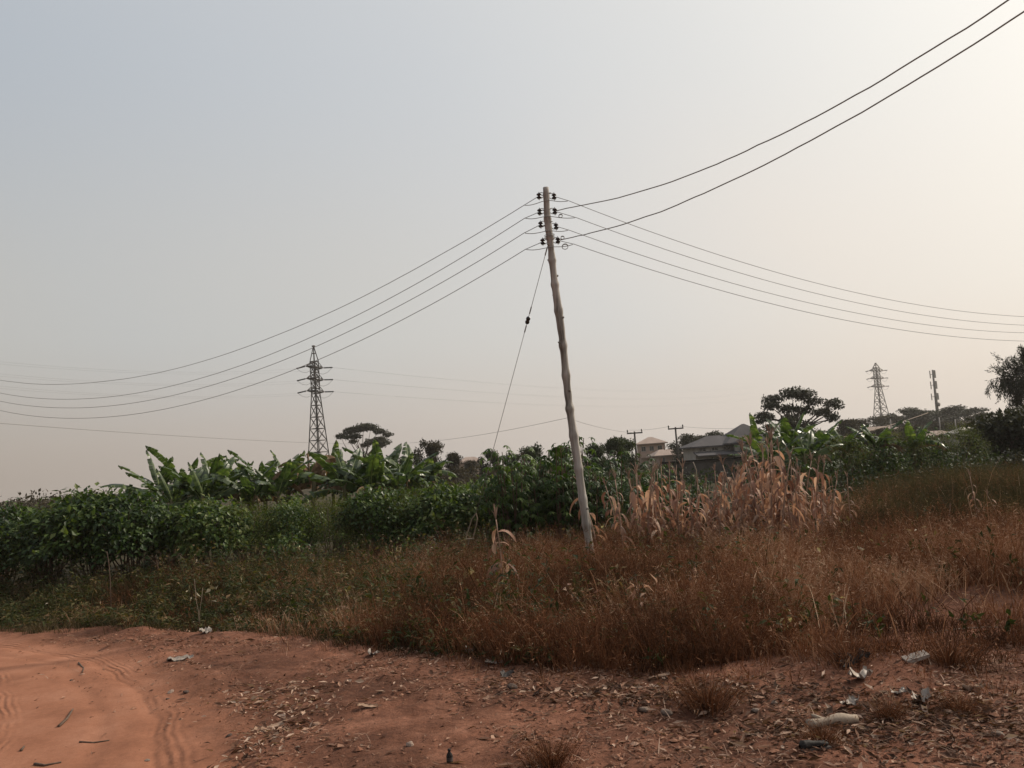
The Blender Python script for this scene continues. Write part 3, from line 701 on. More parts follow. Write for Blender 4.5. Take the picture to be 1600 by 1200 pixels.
rb_ = [(1195, 27, 0, .86, 'banana plant rising beside the grey roofed house'), (1240, 26, 1, .86, 'banana plant under the spreading layered tree'), (1285, 28, 3, .85, 'short banana plant right of the spreading tree\'s trunk'),
       (1212, 24.5, 3, .82, 'banana plant in front of the spreading layered tree, its fronds over the maize tops'), (1262, 25, 3, .8, 'short banana plant before the spreading tree with pale midribs'), (1325, 28, 3, .78, 'low banana plant left of the small far pylon'), (1375, 28, 3, .8, 'low banana plant with a bright upright leaf below the small far pylon'), (1435, 28, 1, .7, 'low banana plant with light green fronds at the edge of the bank')]
def place_tree(root, flag, idx, P, sc, rz, label, grp):
    o = root if not flag[idx] else copy_tree(root); flag[idx] = True
    o.location = [float(c) for c in P]; o.rotation_euler = (0, 0, rz); o.scale = (sc, sc, sc)
    o['label'] = label; o['group'] = grp
    return o
for i, (px, Yd, k, sc, lab) in enumerate(bl + rb_):
    P = at(px, 760, Yd); P[2] = gh(P[0], P[1])
    o = place_tree(BAN[k], used_b, k, P, sc, [2.9, .7, 4.0, 1.9, 5.2, 3.1][i % 6] + i * .37, lab, 'banana plants behind the hedge' if i < len(bl) else 'banana plants below the hillside'); o['category'] = 'banana plant'
# the dead brown banana in the grove
r = empty('banana_plant', at(485, 760, 26)); r.location.z = gh(r.location.x, r.location.y)
link('pseudostem', banana_stem(330, 2.1), r)
for k in range(7):
    f = link('frond', FR_DEAD[k % 2][0], r, (0, 0, 2.15 + .12 * (k % 3)), (0, -.5 if k < 4 else 0, k * .93), 1.0); link('midrib', FR_DEAD[k % 2][1], f)
tag(r, 'dead brown banana plant with withered fronds in the middle of the grove', 'banana plant', 'banana plants behind the hedge')

# ------------------------------------------------------------------ dry maize
def maize_proto(seed, h, nleaf, lean, curl_=1.0):
    g = np.random.default_rng(seed); r = empty('maize_plant', (0, 0, 0))
    m = 10; t = np.linspace(0, 1, m); la = g.uniform(0, 6.28)
    C = np.stack([np.cos(la) * lean * t ** 1.8 * h, np.sin(la) * lean * t ** 1.8 * h, t * h - .05], 1)
    st = MB(); st.tube(C, (.017 - .009 * t) * (1 + .18 * (np.arange(m) % 2)), 6)
    link('stalk', st.mesh('stalk', M['maizestalk'], True), r)
    lm = MB()
    for k in range(nleaf):
        f = .12 + .8 * k / nleaf + g.uniform(-.03, .03); i = f * (m - 1); i0 = int(i); base = C[i0] + (C[min(i0 + 1, m - 1)] - C[i0]) * (i - i0)
        a = (k % 2) * np.pi + g.normal(0, .9) + seed; ns = 8; L = g.uniform(.24, .56) * (1 - .35 * abs(f - .5)); W = g.uniform(.04, .085)
        s = np.linspace(0, 1, ns); ang = g.uniform(.2, .7) + g.uniform(2.2, 3.1) * curl_ * s ** .42
        d = np.array([math.cos(a), math.sin(a), 0]); sid = np.array([-math.sin(a), math.cos(a), 0])
        pts = base + np.cumsum((np.sin(ang)[:, None] * d + np.cos(ang)[:, None] * np.array([0, 0, 1.])) * (L / ns), 0)
        tw = g.normal(0, 1.2) * s + g.normal(0, .3)
        nr = np.cos(ang)[:, None] * d * -1 + np.sin(ang)[:, None] * np.array([0, 0, 1.])
        w = W / 2 * np.sin(np.pi * np.clip(s * .9 + .1, 0, 1)) ** .6
        wd = np.cos(tw)[:, None] * sid + np.sin(tw)[:, None] * nr
        Vl = np.concatenate([pts + wd * w[:, None], pts + nr * (-.18 * w[:, None]), pts - wd * w[:, None]])
        Q1 = [(j, j + 1, ns + j + 1, ns + j) for j in range(ns - 1)] + [(ns + j, ns + j + 1, 2 * ns + j + 1, 2 * ns + j) for j in range(ns - 1)]
        lm.add(Vl, Q1, None, np.clip(g.uniform(.15, .85) + g.normal(0, .05), 0, 1))
    link('leaf_blades', lm.mesh('leaf_blades', M['maize']), r)
    tm = MB()
    for k in range(7):
        a = g.uniform(0, 6.28); q = g.uniform(.1, .5)
        tip = C[-1] + np.array([math.cos(a) * q, math.sin(a) * q, 1.0]) * g.uniform(.14, .26)
        tm.tube([C[-1], (C[-1] + tip) / 2 + np.array([0, 0, .02]), tip - np.array([0, 0, q * .08])], [.004, .006, .003], 4, .6)
    link('tassel', tm.mesh('tassel', M['maizestalk']), r)
    if seed % 2:
        e = MB(); b = C[5]; a = g.uniform(0, 6.28); d = np.array([math.cos(a) * .6, math.sin(a) * .6, -.6])
        e.tube([b, b + d * .07, b + d * .17, b + d * .25], [.014, .03, .024, .006], 7, .7)
        link('ear_husk', e.mesh('ear_husk', M['maizestalk'], True), r)
    return r
MZ = [maize_proto(400, 2.1, 20, .06), maize_proto(401, 1.9, 19, .12), maize_proto(402, 2.25, 21, .04, 1), maize_proto(403, 1.65, 17, .16), maize_proto(404, 1.5, 16, .22, 1.0), maize_proto(405, 2.0, 19, .1)]
MZ.append(maize_proto(407, 1.45, 24, .08, 1.05))
used_m = [False] * 7
GM = 'dry maize standing in the withered patch'
patch = []
cl = [(980, 1.75, 9, 'in the low clump at the patch\'s left end'), (1040, 1.75, 10, 'around the tall stalk left of the dark wall'), (1095, 1.4, 15, 'in the lower middle of the patch before the dark wall'), (1145, 1.65, 17, 'in the dense clump before the grey roofed house'), (1188, 2.05, 14, 'in the tallest clump before the grey roofed house'), (1240, 1.5, 13, 'in the thinning clump below the spreading layered tree'), (1290, 1.2, 9, 'in the sparse low end of the patch near the bank')]
for px, hh, n, wh in cl:
    for k in range(n):
        patch.append((px + rng.normal(0, 19), rng.uniform(15.6, 18.6), hh, wh))
for i, (px, Yd, hh, wh) in enumerate(patch):
    k = int(rng.integers(6)); P = at(px, 760, Yd); P[2] = gh(P[0], P[1])
    hp = [2.1, 1.9, 2.25, 1.65, 1.5, 2.0][k]
    o = place_tree(MZ[k], used_m, k, P, hh / hp * rng.uniform(.92, 1.22), rng.uniform(0, 6.28), f'dry tan maize stalk {wh}', GM); o['category'] = 'maize plant'
for px, py, k, sc, rz, lab in [(792, 962, 6, .98, 1.2, 'lone broken maize stalk with pale folded leaves left of the pole'), (1533, 850, 5, .62, 2.2, 'lone dry maize stalk standing on the bank in front of the dark tree'), (1478, 860, 4, .5, 4.4, 'short bent maize stalk left of the lone stalk on the bank'), (1572, 850, 4, .6, .7, 'grey bent maize stalk at the right end of the bank'), (1590, 905, 4, .45, 2.7, 'stubby broken maize stalk low in the red grass near the right edge')]:
    P = gp(px, py); o = place_tree(MZ[k], used_m, k, P, sc, rz, lab, 'scattered single maize stalks'); o['category'] = 'maize plant'

# ------------------------------------------------------------------ trees
def limb(mb, a, b, r0, r1, g, n=6):
    t = np.linspace(0, 1, n)[:, None]; a = np.asarray(a, float); b = np.asarray(b, float)
    p = a + (b - a) * t + np.sin(t * np.pi) * g.normal(0, .06, 3) * np.linalg.norm(b - a)
    mb.tube(p, np.linspace(r0, r1, n), 6)

def tree_meshes(seed, clumps, per, leaf, trunk_h, tr, mat, flat=.45):
    """clumps: (x, y, z, radius); leaves fill each clump, limbs run from the trunk to every clump"""
    g = np.random.default_rng(seed); mb = MB(); tb = MB()
    top = np.array([g.normal(0, .2), g.normal(0, .2), trunk_h])
    limb(tb, (0, 0, -.3), top, tr, tr * .65, g, 8)
    for (x, y, z, r) in clumps:
        n = int(per * (r ** 2)) + 10
        d = unit(g.normal(0, 1, (n, 3))) * (g.uniform(0, 1, (n, 1)) ** .45) * r * np.array([1, 1, flat])
        lump = 1 + .35 * np.sin(5 * d[:, :1] / r + seed) * np.cos(4 * d[:, 1:2] / r)
        P = np.array([x, y, z]) + d * lump
        D = unit(d + g.normal(0, .8, (n, 3)) * r); N = unit(g.normal(0, .6, (n, 3)) + np.array([0, 0, 1.]))
        L = leaf * g.uniform(.6, 1.5, n)
        add_leaves(mb, P, D, N, L, L * .6, np.clip(g.uniform(.2, .8) + g.normal(0, .18, n), 0, 1), .2, .2)
        limb(tb, top * g.uniform(.75, 1), (x, y, z - r * flat * .3), tr * .38, tr * .06, g)
    return mb.mesh('crown', mat), tb.mesh('trunk', M['bark'], True)

def tree(name, ms, P, sc, rz, label, cat='tree', group=None):
    r = empty(name, P, rz, sc); link('crown', ms[0], r); link('trunk', ms[1], r)
    return tag(r, label, cat, group)

def gz(px, Yd, dz=0.0):
    P = at(px, 700, Yd); P[2] = gh(P[0], P[1]) + dz; return P

# flat topped far tree right of the pylon: 11 m across, layered umbrella
def rel(P0, px, py, Yd): return at(px, py, Yd) - P0
P0 = gz(568, 150)
cl_ = []
g5 = np.random.default_rng(5)
for px, py, r in [(530, 681, 1.0), (543, 673, 1.2), (556, 671, 1.3), (570, 668, 1.5), (583, 669, 1.3), (594, 674, 1.1), (606, 679, .8), (548, 684, .8), (560, 682, 1.0), (575, 690, 1.2), (592, 687, 1.2), (603, 692, 1.0), (552, 690, .7), (566, 695, .8), (590, 696, .9)]:
    q = rel(P0, px, py, 150); cl_.append((q[0], g5.uniform(-2.8, 2.8), q[2], r)); 
tree('umbrella_tree', tree_meshes(500, cl_, 430, .3, 5.0, .34, M['tree'], .42), P0, 1, 0, 'dark flat topped umbrella tree on the skyline right of the large pylon')
P0 = gz(1248, 88); cl_ = []
for px, py, r in [(1215, 622, 1.1), (1235, 615, 1.25), (1255, 617, 1.2), (1275, 626, .95), (1290, 632, .9), (1205, 634, .9), (1225, 640, 1.0), (1200, 648, .85), (1190, 655, .7), (1260, 640, 1.0), (1245, 652, 1.0), (1275, 645, .8), (1300, 640, .6), (1310, 648, .6), (1288, 655, .7), (1265, 662, .9), (1220, 660, .9), (1205, 668, .8), (1240, 672, 1.0), (1180, 660, .5), (1305, 636, .5)]:
    q = rel(P0, px, py, 88); cl_.append((q[0], g5.uniform(-2.4, 2.4), q[2], r))
tree('spreading_tree', tree_meshes(501, cl_, 620, .22, 4.0, .32, M['tree'], .45), P0, 1, 0, 'dark spreading tree with layered crown beside the grey roofed house')

def round_clumps(seed, w, h, n, z0):
    g = np.random.default_rng(seed); out = []
    for k in range(n):
        a = g.uniform(0, 6.28); u = g.uniform(0, 1) ** .5; c = g.uniform(0, 1)
        rr = w * .36 * math.sqrt(max(0, 1 - (2 * c - 1) ** 2 * .8)) * u
        out.append((1.15 * rr * math.cos(a), 1.15 * rr * math.sin(a), z0 + (h - z0) * (.08 + .84 * c), w * g.uniform(.09, .2)))
    return out
RT = {}
for key, mat in (('tree', 'tree'), ('green', 'treegreen'), ('brown', 'treebrown')):
    RT[key] = [tree_meshes(520 + 7 * k + len(key), round_clumps(530 + 11 * k + len(key), 6, 6 + k * .6, 20, .6), 300, .3, 2.4, .2, M[mat], .7) for k in range(2)]
# px centre, top y in the photo, distance, crown width factor, kind
far = [(672, 692, 85, .80, 'brown', 'greyish brown round tree left of the gap with a pale house'), (707, 712, 80, .58, 'brown', 'lower brown tree directly left of the pale house gap'), (640, 715, 70, .5, 'green', 'green bushy tree behind the banana grove\'s right end'),
       (735, 722, 120, .5, 'brown', 'faint brown tree behind the pale house gap'), (764, 709, 75, .62, 'tree', 'dark domed tree behind the stay wire'), (800, 712, 85, .5, 'tree', 'dark tree tucked between the stay wire and the cassava'),
       (835, 700, 60, .62, 'green', 'green tree behind the cassava left of the pole'), (880, 702, 75, .6, 'brown', 'brown tree on the skyline behind the pole'), (925, 697, 62, .5, 'green', 'green tree right of the pole'), (960, 690, 64, .5, 'green', 'green tree left of the first crossarm pole'), (978, 688, 68, .4, 'green', 'upright green tree at the first crossarm pole'),
       (1072, 683, 130, .8, 'tree', 'dark tree right of the second crossarm pole'), (1110, 679, 140, .8, 'tree', 'dark tree peeping above the grey house\'s low wing'), (1094, 684, 150, .6, 'brown', 'brown tree behind the grey house\'s low wing'),
       (1180, 672, 120, .6, 'tree', 'dark tree touching the grey house\'s gable'), (1322, 660, 130, .75, 'brown', 'brown tree on the hillside right of the spreading tree'), (1350, 655, 190, 1.0, 'brown', 'brown tree left of the small far pylon\'s base'), (1385, 652, 210, 1.0, 'brown', 'brown tree under the small far pylon'),
       (1415, 641, 215, 1.05, 'tree', 'dark lone crown on the ridge right of the small far pylon'), (1437, 644, 220, 1.0, 'tree', 'dark crown on the ridge left of the antenna mast'), (1462, 645, 225, 1.0, 'brown', 'brown crown on the ridge under the antenna mast'), (1487, 638, 215, 1.0, 'tree', 'tall dark crown on the ridge right of the antenna mast'), (1512, 641, 205, .95, 'tree', 'dark crown on the ridge next to the feathery tree'), (1535, 648, 190, .9, 'brown', 'brown crown on the ridge close to the feathery tree'),
       (1340, 672, 110, .6, 'brown', 'brown bushy tree low on the hillside above the bananas'), (1378, 672, 120, .65, 'brown', 'brown bush under the long sagging cable'), (1420, 668, 130, .75, 'brown', 'brown tree below the ridge left of the pale hillside house'), (1468, 662, 150, .7, 'brown', 'brown tree just above the pale hillside house'), (1500, 660, 150, .7, 'brown', 'brown tree above the white roofed shack'), (1300, 676, 85, .5, 'green', 'green bush right under the spreading tree\'s crown'), (1395, 690, 70, .42, 'green', 'green bush low behind the light green bananas'), (1424, 694, 75, .4, 'brown', 'brown bush below the pale hillside house'), (1488, 702, 60, .4, 'brown', 'brown bush below the white roofed shack'), (1350, 688, 66, .42, 'green', 'green bush behind the low bananas')]
for i, (px, py, Yd, wf, kd, lab) in enumerate(far):
    top = at(px, py, Yd); gz_ = gh(top[0], top[1]); H = top[2] - gz_
    k = i % 2; hp = (6 + k * .6) * .93
    sc = H / hp
    o = tree('round_tree', RT[kd][k], (top[0], top[1], gz_), 1, i * 1.3, lab, 'tree', 'trees beyond the field')
    wsc = max(.75 * sc, wf * 75 / FPX * Yd / 6.3)
    o.scale = (wsc, wsc, sc)
# scrub that covers the field behind and the hillside
def scrub(name, mat, lab, bands, leaf):
    mb = MB()
    for px0, px1, Y0, Y1, n, h0, h1, w, per in bands:
        Yd = np.exp(rng.uniform(np.log(Y0), np.log(Y1), n)); px_ = rng.uniform(px0, px1, n)
        xs = np.array([at(a, 700, b)[0] for a, b in zip(px_, Yd)]); zs = h_full(xs, Yd); hh = rng.uniform(h0, h1, n)
        for x, y, z, h_ in zip(xs, Yd, zs, hh):
            r_ = w * rng.uniform(.6, 1.3); d = unit(rng.normal(0, 1, (per, 3))) * rng.uniform(0, 1, (per, 1)) ** .4
            d[:, 2] = np.abs(d[:, 2]); P = np.array([x, y, z]) + d * np.array([r_, r_, h_])
            L_ = leaf * (y / 60) ** .6 * rng.uniform(.6, 1.5, per)
            add_leaves(mb, P, d + rng.normal(0, .6, (per, 3)), rng.normal(0, .6, (per, 3)) + np.array([0, 0, 1.]), L_, L_ * .6, np.clip(rng.uniform(.15, .85) + rng.normal(0, .15, per), 0, 1), .2, .2)
    tag(mb.build(name, M[mat]), lab, 'scrub', None, 'stuff')
scrub('field_scrub', 'treegreen', 'green scrub filling the field between the hedge, the maize and the houses', [(560, 1290, 25, 60, 240, .5, 1.35, .9, 110), (1180, 1540, 22, 60, 200, .5, 1.5, .9, 110), (0, 640, 26, 60, 120, .5, 1.2, 1.2, 80)], .17)
scrub('hillside_scrub', 'treebrown', 'olive brown scrub covering the hillside under the small far pylon', [(1265, 1580, 60, 100, 130, .5, 1.2, 1.6, 100), (1265, 1580, 150, 230, 240, 1.4, 3.0, 2.4, 110), (900, 1280, 112, 132, 60, .3, .7, 2.0, 60), (1060, 1280, 155, 200, 50, 1.5, 3.0, 2.2, 90), (-150, 260, 70, 170, 130, 1.6, 2.7, 2.6, 90), (600, 820, 60, 140, 70, .8, 2.2, 1.6, 90)], .26)
# big dark bush at the frame edge
def bush_at(px, py, Yd, w, mat, name, lab, n=26, leaf=.2):
    top = at(px, py, Yd); gz_ = gh(top[0], top[1]); H = top[2] - gz_
    return tree(name, tree_meshes(int(px) + 7, round_clumps(int(px), w, H, n, .3), 620, leaf, H * .35, .14, M[mat], .8), (top[0], top[1], gz_), 1, 0, lab)
bush_at(1575, 652, 40, 4.0, 'tree', 'mango_tree', 'dense dark mango tree under the feathery tree at the frame edge', 34)
bush_at(1625, 640, 41, 4.4, 'tree', 'mango_tree', 'dense dark tree cut by the right frame edge beside the mango', 30)
bush_at(1590, 715, 30, 2.6, 'tree', 'dark_bush', 'low dark bush in front of the mango tree', 18, .11)

bush_at(1543, 664, 44, 3.0, 'tree', 'mango_tree', 'dark rounded tree at the inner side of the mango, touching the hillside', 28)
# feathery weeping tree cut by the frame edge
def weeping_tree(P, zc, rad, lab):
    g = np.random.default_rng(77); r = empty('weeping_tree', P); tb = MB(); mb = MB()
    limb(tb, (0, 0, -.3), (0, 0, zc - rad * .3), .28, .2, g, 8)
    for k in range(85):
        d = unit(g.normal(0, 1, 3) * np.array([1, 1, .8]) + np.array([0, 0, .15])); L_ = rad * g.uniform(.55, 1.05)
        a = np.array([0, 0, zc - rad * .25]); b = np.array([0, 0, zc]) + d * L_ * np.array([1, 1, .85])
        t = np.linspace(0, 1, 9)[:, None]; C = a + (b - a) * t + np.array([0, 0, 1.]) * np.sin(t * np.pi) * .22 * L_
        tb.tube(C, np.linspace(.05, .008, 9), 5)
        for q in range(8):
            o_ = C[int(g.integers(4, 9))] + g.normal(0, .08, 3); Ls = g.uniform(.35, 1.15) * (1.15 - .5 * max(0, d[2])); n = int(14 + Ls * 26)
            f = g.uniform(0, 1, n)
            up = d[2] > .45 and g.uniform() < .6
            ax_ = unit(d + g.normal(0, .35, 3)) if up else unit(d * .22 + np.array([0, 0, -1.]) + g.normal(0, .12, 3))
            Pl = o_ + f[:, None] * Ls * ax_ + g.normal(0, .05, (n, 3))
            add_leaves(mb, Pl, np.repeat(ax_[None], n, 0) + g.normal(0, .45, (n, 3)), g.normal(0, 1, (n, 3)), g.uniform(.12, .26, n), g.uniform(.035, .06, n), np.clip(g.uniform(.2, .8) + g.normal(0, .15, n), 0, 1), .15, .2)
    link('trunk', tb.mesh('trunk', M['bark'], True), r); link('crown', mb.mesh('crown', M['palm']), r)
    return tag(r, lab, 'tree')
Pp = at(1607, 598, 58); zg = gh(Pp[0], Pp[1]); weeping_tree((Pp[0], Pp[1], zg), Pp[2] - zg, 2.55, 'dark feathery tree with drooping sprays, cut by the right frame edge')

# ------------------------------------------------------------------ the leaning pole, its insulators, stay and wires
YP = 15.0
shaft_px = [(852.5, 293), (854, 320), (856, 345), (859, 375), (863, 410), (868, 450), (876, 510), (883, 570), (889, 630), (896, 680), (905, 740), (914, 800), (922, 862), (929, 908)]
SP = np.array([at(a, b, YP) for a, b in shaft_px])[::-1]
zb = gh(SP[0, 0], YP)
SP[0] = SP[1] + (SP[1] - SP[2]) * ((SP[1, 2] - zb + .3) / max(.05, SP[2, 2] - SP[1, 2]))
base = np.array([SP[0, 0], YP, zb])
pole = empty('utility_pole', base)
tag(pole, 'weathered leaning wooden pole with four pairs of insulators, rising from the dry grass', 'utility pole')
NS = 280
tt = np.linspace(0, len(SP) - 1, NS); i0 = np.clip(tt.astype(int), 0, len(SP) - 2); fr = (tt - i0)[:, None]
# smooth the centre line
fine_ = SP[i0] * (1 - fr) + SP[i0 + 1] * fr
ker = np.ones(33) / 33
sm = np.stack([np.convolve(np.pad(fine_[:, k], 16, mode='edge'), ker, 'valid') for k in range(3)], 1); sm[0] = fine_[0]; sm[-1] = fine_[-1]
sm[:, 0] += .004 * np.sin(tt * 2.1)
u = np.linspace(0, 1, NS)
rad = .074 - .018 * u + .004 * np.sin(u * 47) + .003 * np.sin(u * 23 + 1)
for c_, w_ in [(.13, .016), (.18, .012), (.24, .016), (.31, .013), (.37, .018), (.44, .014), (.5, .018), (.57, .014), (.63, .017), (.7, .015), (.78, .015), (.86, .009)]:
    rad = rad + w_ * np.exp(-((u - c_) / .008) ** 2)
rad = rad + .006 * (vnoise(u * 60, u * 0, 91) - .5)
mb = MB(); mb.tube(sm - base, rad, 16)
gk = np.random.default_rng(8)
for c_ in np.linspace(.06, .8, 16):
    i = int(c_ * (NS - 1)); a = gk.uniform(0, 6.28); d = np.array([math.cos(a), math.sin(a), .4])
    p = sm[i] - base
    mb.tube([p + d * rad[i] * .6, p + d * (rad[i] + .012), p + d * (rad[i] + gk.uniform(.02, .035))], [.024, .02, .010], 7)
mb.build('shaft', M['pole'], pole, True)

def dirv(az): return np.array([math.sin(R(az)), math.cos(R(az)), 0])
AZ_L, AZ_R, AZ_T = -55, 62, 152
def pole_pt(z):
    k = np.argsort(sm[:, 2]); return np.array([np.interp(z, sm[k, 2], sm[k, j]) for j in range(3)])
INS = []
def shackle(px, py, az):
    z = at(px, py, YP)[2]; pc = pole_pt(z); d = dirv(az); off = .155 if az < 0 else .165
    c = pc + d * off + np.array([0, 0, 0]) - base
    mb = MB()
    mb.lathe([(0, -.042), (.034, -.042), (.045, -.034), (.045, -.02), (.026, -.008), (.024, 0), (.026, .008), (.045, .02), (.045, .034), (.034, .042), (0, .042)], 14, .5, Matrix.Translation(Vector(c)))
    o = mb.build('insulator', M['insul'], pole, True)
    s_ = np.cross(d, [0, 0, 1.])
    sb = MB(); p_ = pc - base
    for zz in (-.052, .052):
        sb.tube([p_ + d * .05 + np.array([0, 0, zz * .5]), p_ + d * .10 + np.array([0, 0, zz]), c + np.array([0, 0, zz]), c + d * .03 + np.array([0, 0, zz])], .007, 5)
    sb.tube([c + np.array([0, 0, -.075]), c + np.array([0, 0, .075])], .008, 6)
    sb.tube([p_ - d * .10, p_ + d * .07], .009, 6)
    sb.build('bracket', M['steel'], o)
    return c + base
LP = [(841, 304), (840, 329), (842, 349), (844, 376)]
RP = [(863, 305), (868, 328), (867, 352), (871, 374)]
IL = [shackle(*p, AZ_L) for p in LP]; IR = [shackle(*p, AZ_R) for p in RP]

def wire_fit(pts, az):
    """parabola of a hanging wire through sight lines, in the vertical plane of the span"""
    d = dirv(az)[:2]; n = np.array([d[1], -d[0]]); A = at(*pts[0], YP)
    S = []; Zs = []
    for q in pts:
        r_ = ray(*q); t = (n @ A[:2]) / (n @ r_[:2]); Pq = np.array([0, 0, EYE]) + t * r_
        S.append(d @ (Pq[:2] - A[:2])); Zs.append(Pq[2])
    return A, d, np.polyfit(S, Zs, 2)

def wire(name, start, pts, az, length, r, mat, label, cat, group, kink=0.0, sd=0):
    A, d, co = wire_fit(pts, az); g = np.random.default_rng(sd)
    s = np.linspace(.12, length, 90); z = np.polyval(co, s)
    if kink:
        kn = np.cumsum(g.normal(0, 1, 90)); kn -= np.linspace(0, kn[-1], 90); z = z + kink * kn / 6
    C = np.stack([A[0] + d[0] * s, A[1] + d[1] * s, z], 1)
    if start is not None:
        near = np.asarray(start); C = np.concatenate([[near], [near * .55 + C[0] * .45], C])
    b = C[0].copy(); mb = MB(); mb.tube(C - b, r, 6)
    o = mb.build(name, M[mat], None, True, b)
    tag(o, label, cat, group); return C
WL = [[(826.8, 314.9), (717.5, 381.4), (596.4, 449.1), (494.3, 496.6), (443.8, 520), (287.5, 570), (206, 590), (125, 600), (62.5, 598.8), (0, 594.4)],
      [(828, 337.5), (717.5, 402.8), (598.8, 470.5), (480, 531), (312.5, 591.9), (206, 614.7), (125, 624), (62, 622.5), (0, 613.8)],
      [(826.8, 358.2), (598.8, 492), (494.3, 541.8), (312.5, 606.6), (206, 629.4), (125, 637.5), (0, 626.9)],
      [(829, 385), (717.5, 451.5), (598.8, 514.5), (503.8, 558.4), (312.5, 627.8), (206, 646.6), (125, 654.4), (0, 641)]]
WR = [[(880, 309.4), (979.7, 349.6), (1090, 387.6), (1300, 448), (1412.5, 472), (1506, 487), (1600, 494.7)],
      [(891.8, 335.6), (953.5, 361.4), (1090, 405.5), (1300, 464.5), (1412.5, 487), (1506, 501), (1600, 507.8)],
      [(880, 356), (919, 370.6), (1090, 427), (1300, 480), (1412.5, 502.8), (1506, 515), (1600, 519.4)],
      [(888, 377.6), (1090, 444.8), (1300, 496.5), (1412.5, 515.3), (1506, 527.5), (1600, 533.5)]]
WT = [[(880, 326), (909, 321.5), (985, 305), (1063.7, 280), (1200, 218.8), (1325, 152.5), (1362.5, 136), (1437.5, 90), (1572.5, 1.2)],
      [(888, 372), (951, 358), (1016.5, 333.8), (1103, 302), (1153, 280), (1200, 257.5), (1325, 185), (1507.5, 80.5), (1600, 20.5)]]
lv = ['topmost', 'second from top', 'third from top', 'lowest']
CL = [wire('overhead_wire', IL[i], WL[i], AZ_L, 25.5, .0062, 'wire', f'thin grey wire sagging to the left of the pole, {lv[i]} of four', 'wire', 'wires on the left of the pole', .012 if i == 0 else .004, i) for i in range(4)]
CR = [wire('overhead_wire', IR[i], WR[i], AZ_R, 28, .0055, 'wire', f'thin grey wire sagging away to the right of the pole, {lv[i]} of four', 'wire', 'wires on the right of the pole', .003, 10 + i) for i in range(4)]
CT = [wire('service_cable', IR[(1, 3)[i]], WT[i], AZ_T, 17.5, .0082, 'cable', f'thick dark cable rising to the upper right from the pole, {("upper", "lower")[i]} of the two', 'cable', 'thick cables overhead', .02, 20 + i) for i in range(2)]

# jumpers under each pair, and the coiled spare ends
for i in range(4):
    a = CL[i][2]; b = CR[i][2]; pc = pole_pt((IL[i][2] + IR[i][2]) / 2 - .12)
    f = pc + np.array([0, -.10, -.01 * i]); mb = MB()
    pts = np.array([a, a * .62 + f * .38 - np.array([0, 0, .035]), f, f * .45 + b * .55 - np.array([0, 0, .03]), b])
    t5 = np.linspace(0, 4, 28); fine5 = np.stack([np.interp(t5, range(5), pts[:, j]) for j in range(3)], 1)
    fine5 = np.stack([np.convolve(np.pad(fine5[:, k], 3, mode='edge'), np.ones(7) / 7, 'valid') for k in range(3)], 1)
    mb.tube(fine5 - base, .0065, 5); mb.build('jumper_wire', M['cable'], pole, True)
for (px, py, rr) in [(883, 385, .052), (876, 337, .032), (879, 371, .03)]:
    c = at(px, py, YP - .08) - base; th = np.linspace(0, 12, 40); mb = MB()
    mb.tube(np.stack([c[0] + rr * np.cos(th), c[1] + .004 * th, c[2] + rr * (1 - .02 * th) * np.sin(th)], 1), .006, 5); mb.build('wire_coil', M['cable'], pole, True)

# stay wire
S0 = pole_pt(at(858, 372, YP)[2]); SE = at(744, 802, 17.2); SG = SE + (SE - S0) * .10; SG[2] = max(SG[2], gh(SG[0], SG[1]) - .05)
stay = empty('stay_wire', (SG[0], SG[1], gh(SG[0], SG[1]))); sb_ = np.array(stay.location)
tag(stay, 'steel stay wire with a dark strain insulator slanting from the pole top to the hedge', 'stay wire')
k_ = .277
def along(t): return S0 + (SE - S0) * t - sb_
mb = MB(); mb.tube([along(t) for t in (0.0, .1, k_ - .012)], .0055, 5); mb.tube([along(t) for t in (k_ + .012, .6, 1.0)], .0055, 5)
th = np.linspace(0, 6.28 * 2.2, 30); pcx = S0 - sb_
mb.tube(np.stack([pcx[0] + .088 * np.cos(th), pcx[1] + .088 * np.sin(th), pcx[2] + .005 * th], 1), .0055, 5)
mb.build('strand', M['wire'], stay, True)
ax = unit(along(1) - along(0)); q_ = Vector((0, 0, 1)).rotation_difference(Vector(ax)).to_matrix().to_4x4(); q_.translation = Vector(along(k_))
mb = MB(); mb.lathe([(0, -.075), (.026, -.07), (.04, -.045), (.042, -.02), (.028, 0), (.042, .02), (.04, .045), (.026, .07), (0, .075)], 12, .5, q_); mb.build('strain_insulator', M['insul'], stay, True)
mb = MB()
for t in (.045, k_ - .035, k_ + .03): mb.tube([along(t - .012), along(t + .012)], .012, 6)
mb.build('wire_grip', M['cable'], stay)
mb = MB(); e = along(1.0); sid = np.array([1, 0, 0.])
bot = along(1.105)
for sg in (-1, 1): mb.tube([e, e + (bot - e) * .25 + sid * sg * .06, bot + sid * sg * .075], .011, 5)
mb.tube([bot - sid * .1, bot + sid * .1], .012, 5); mb.tube([bot, bot + (bot - e) * .8], .012, 5)
mb.build('stay_bow', M['pale'], stay)

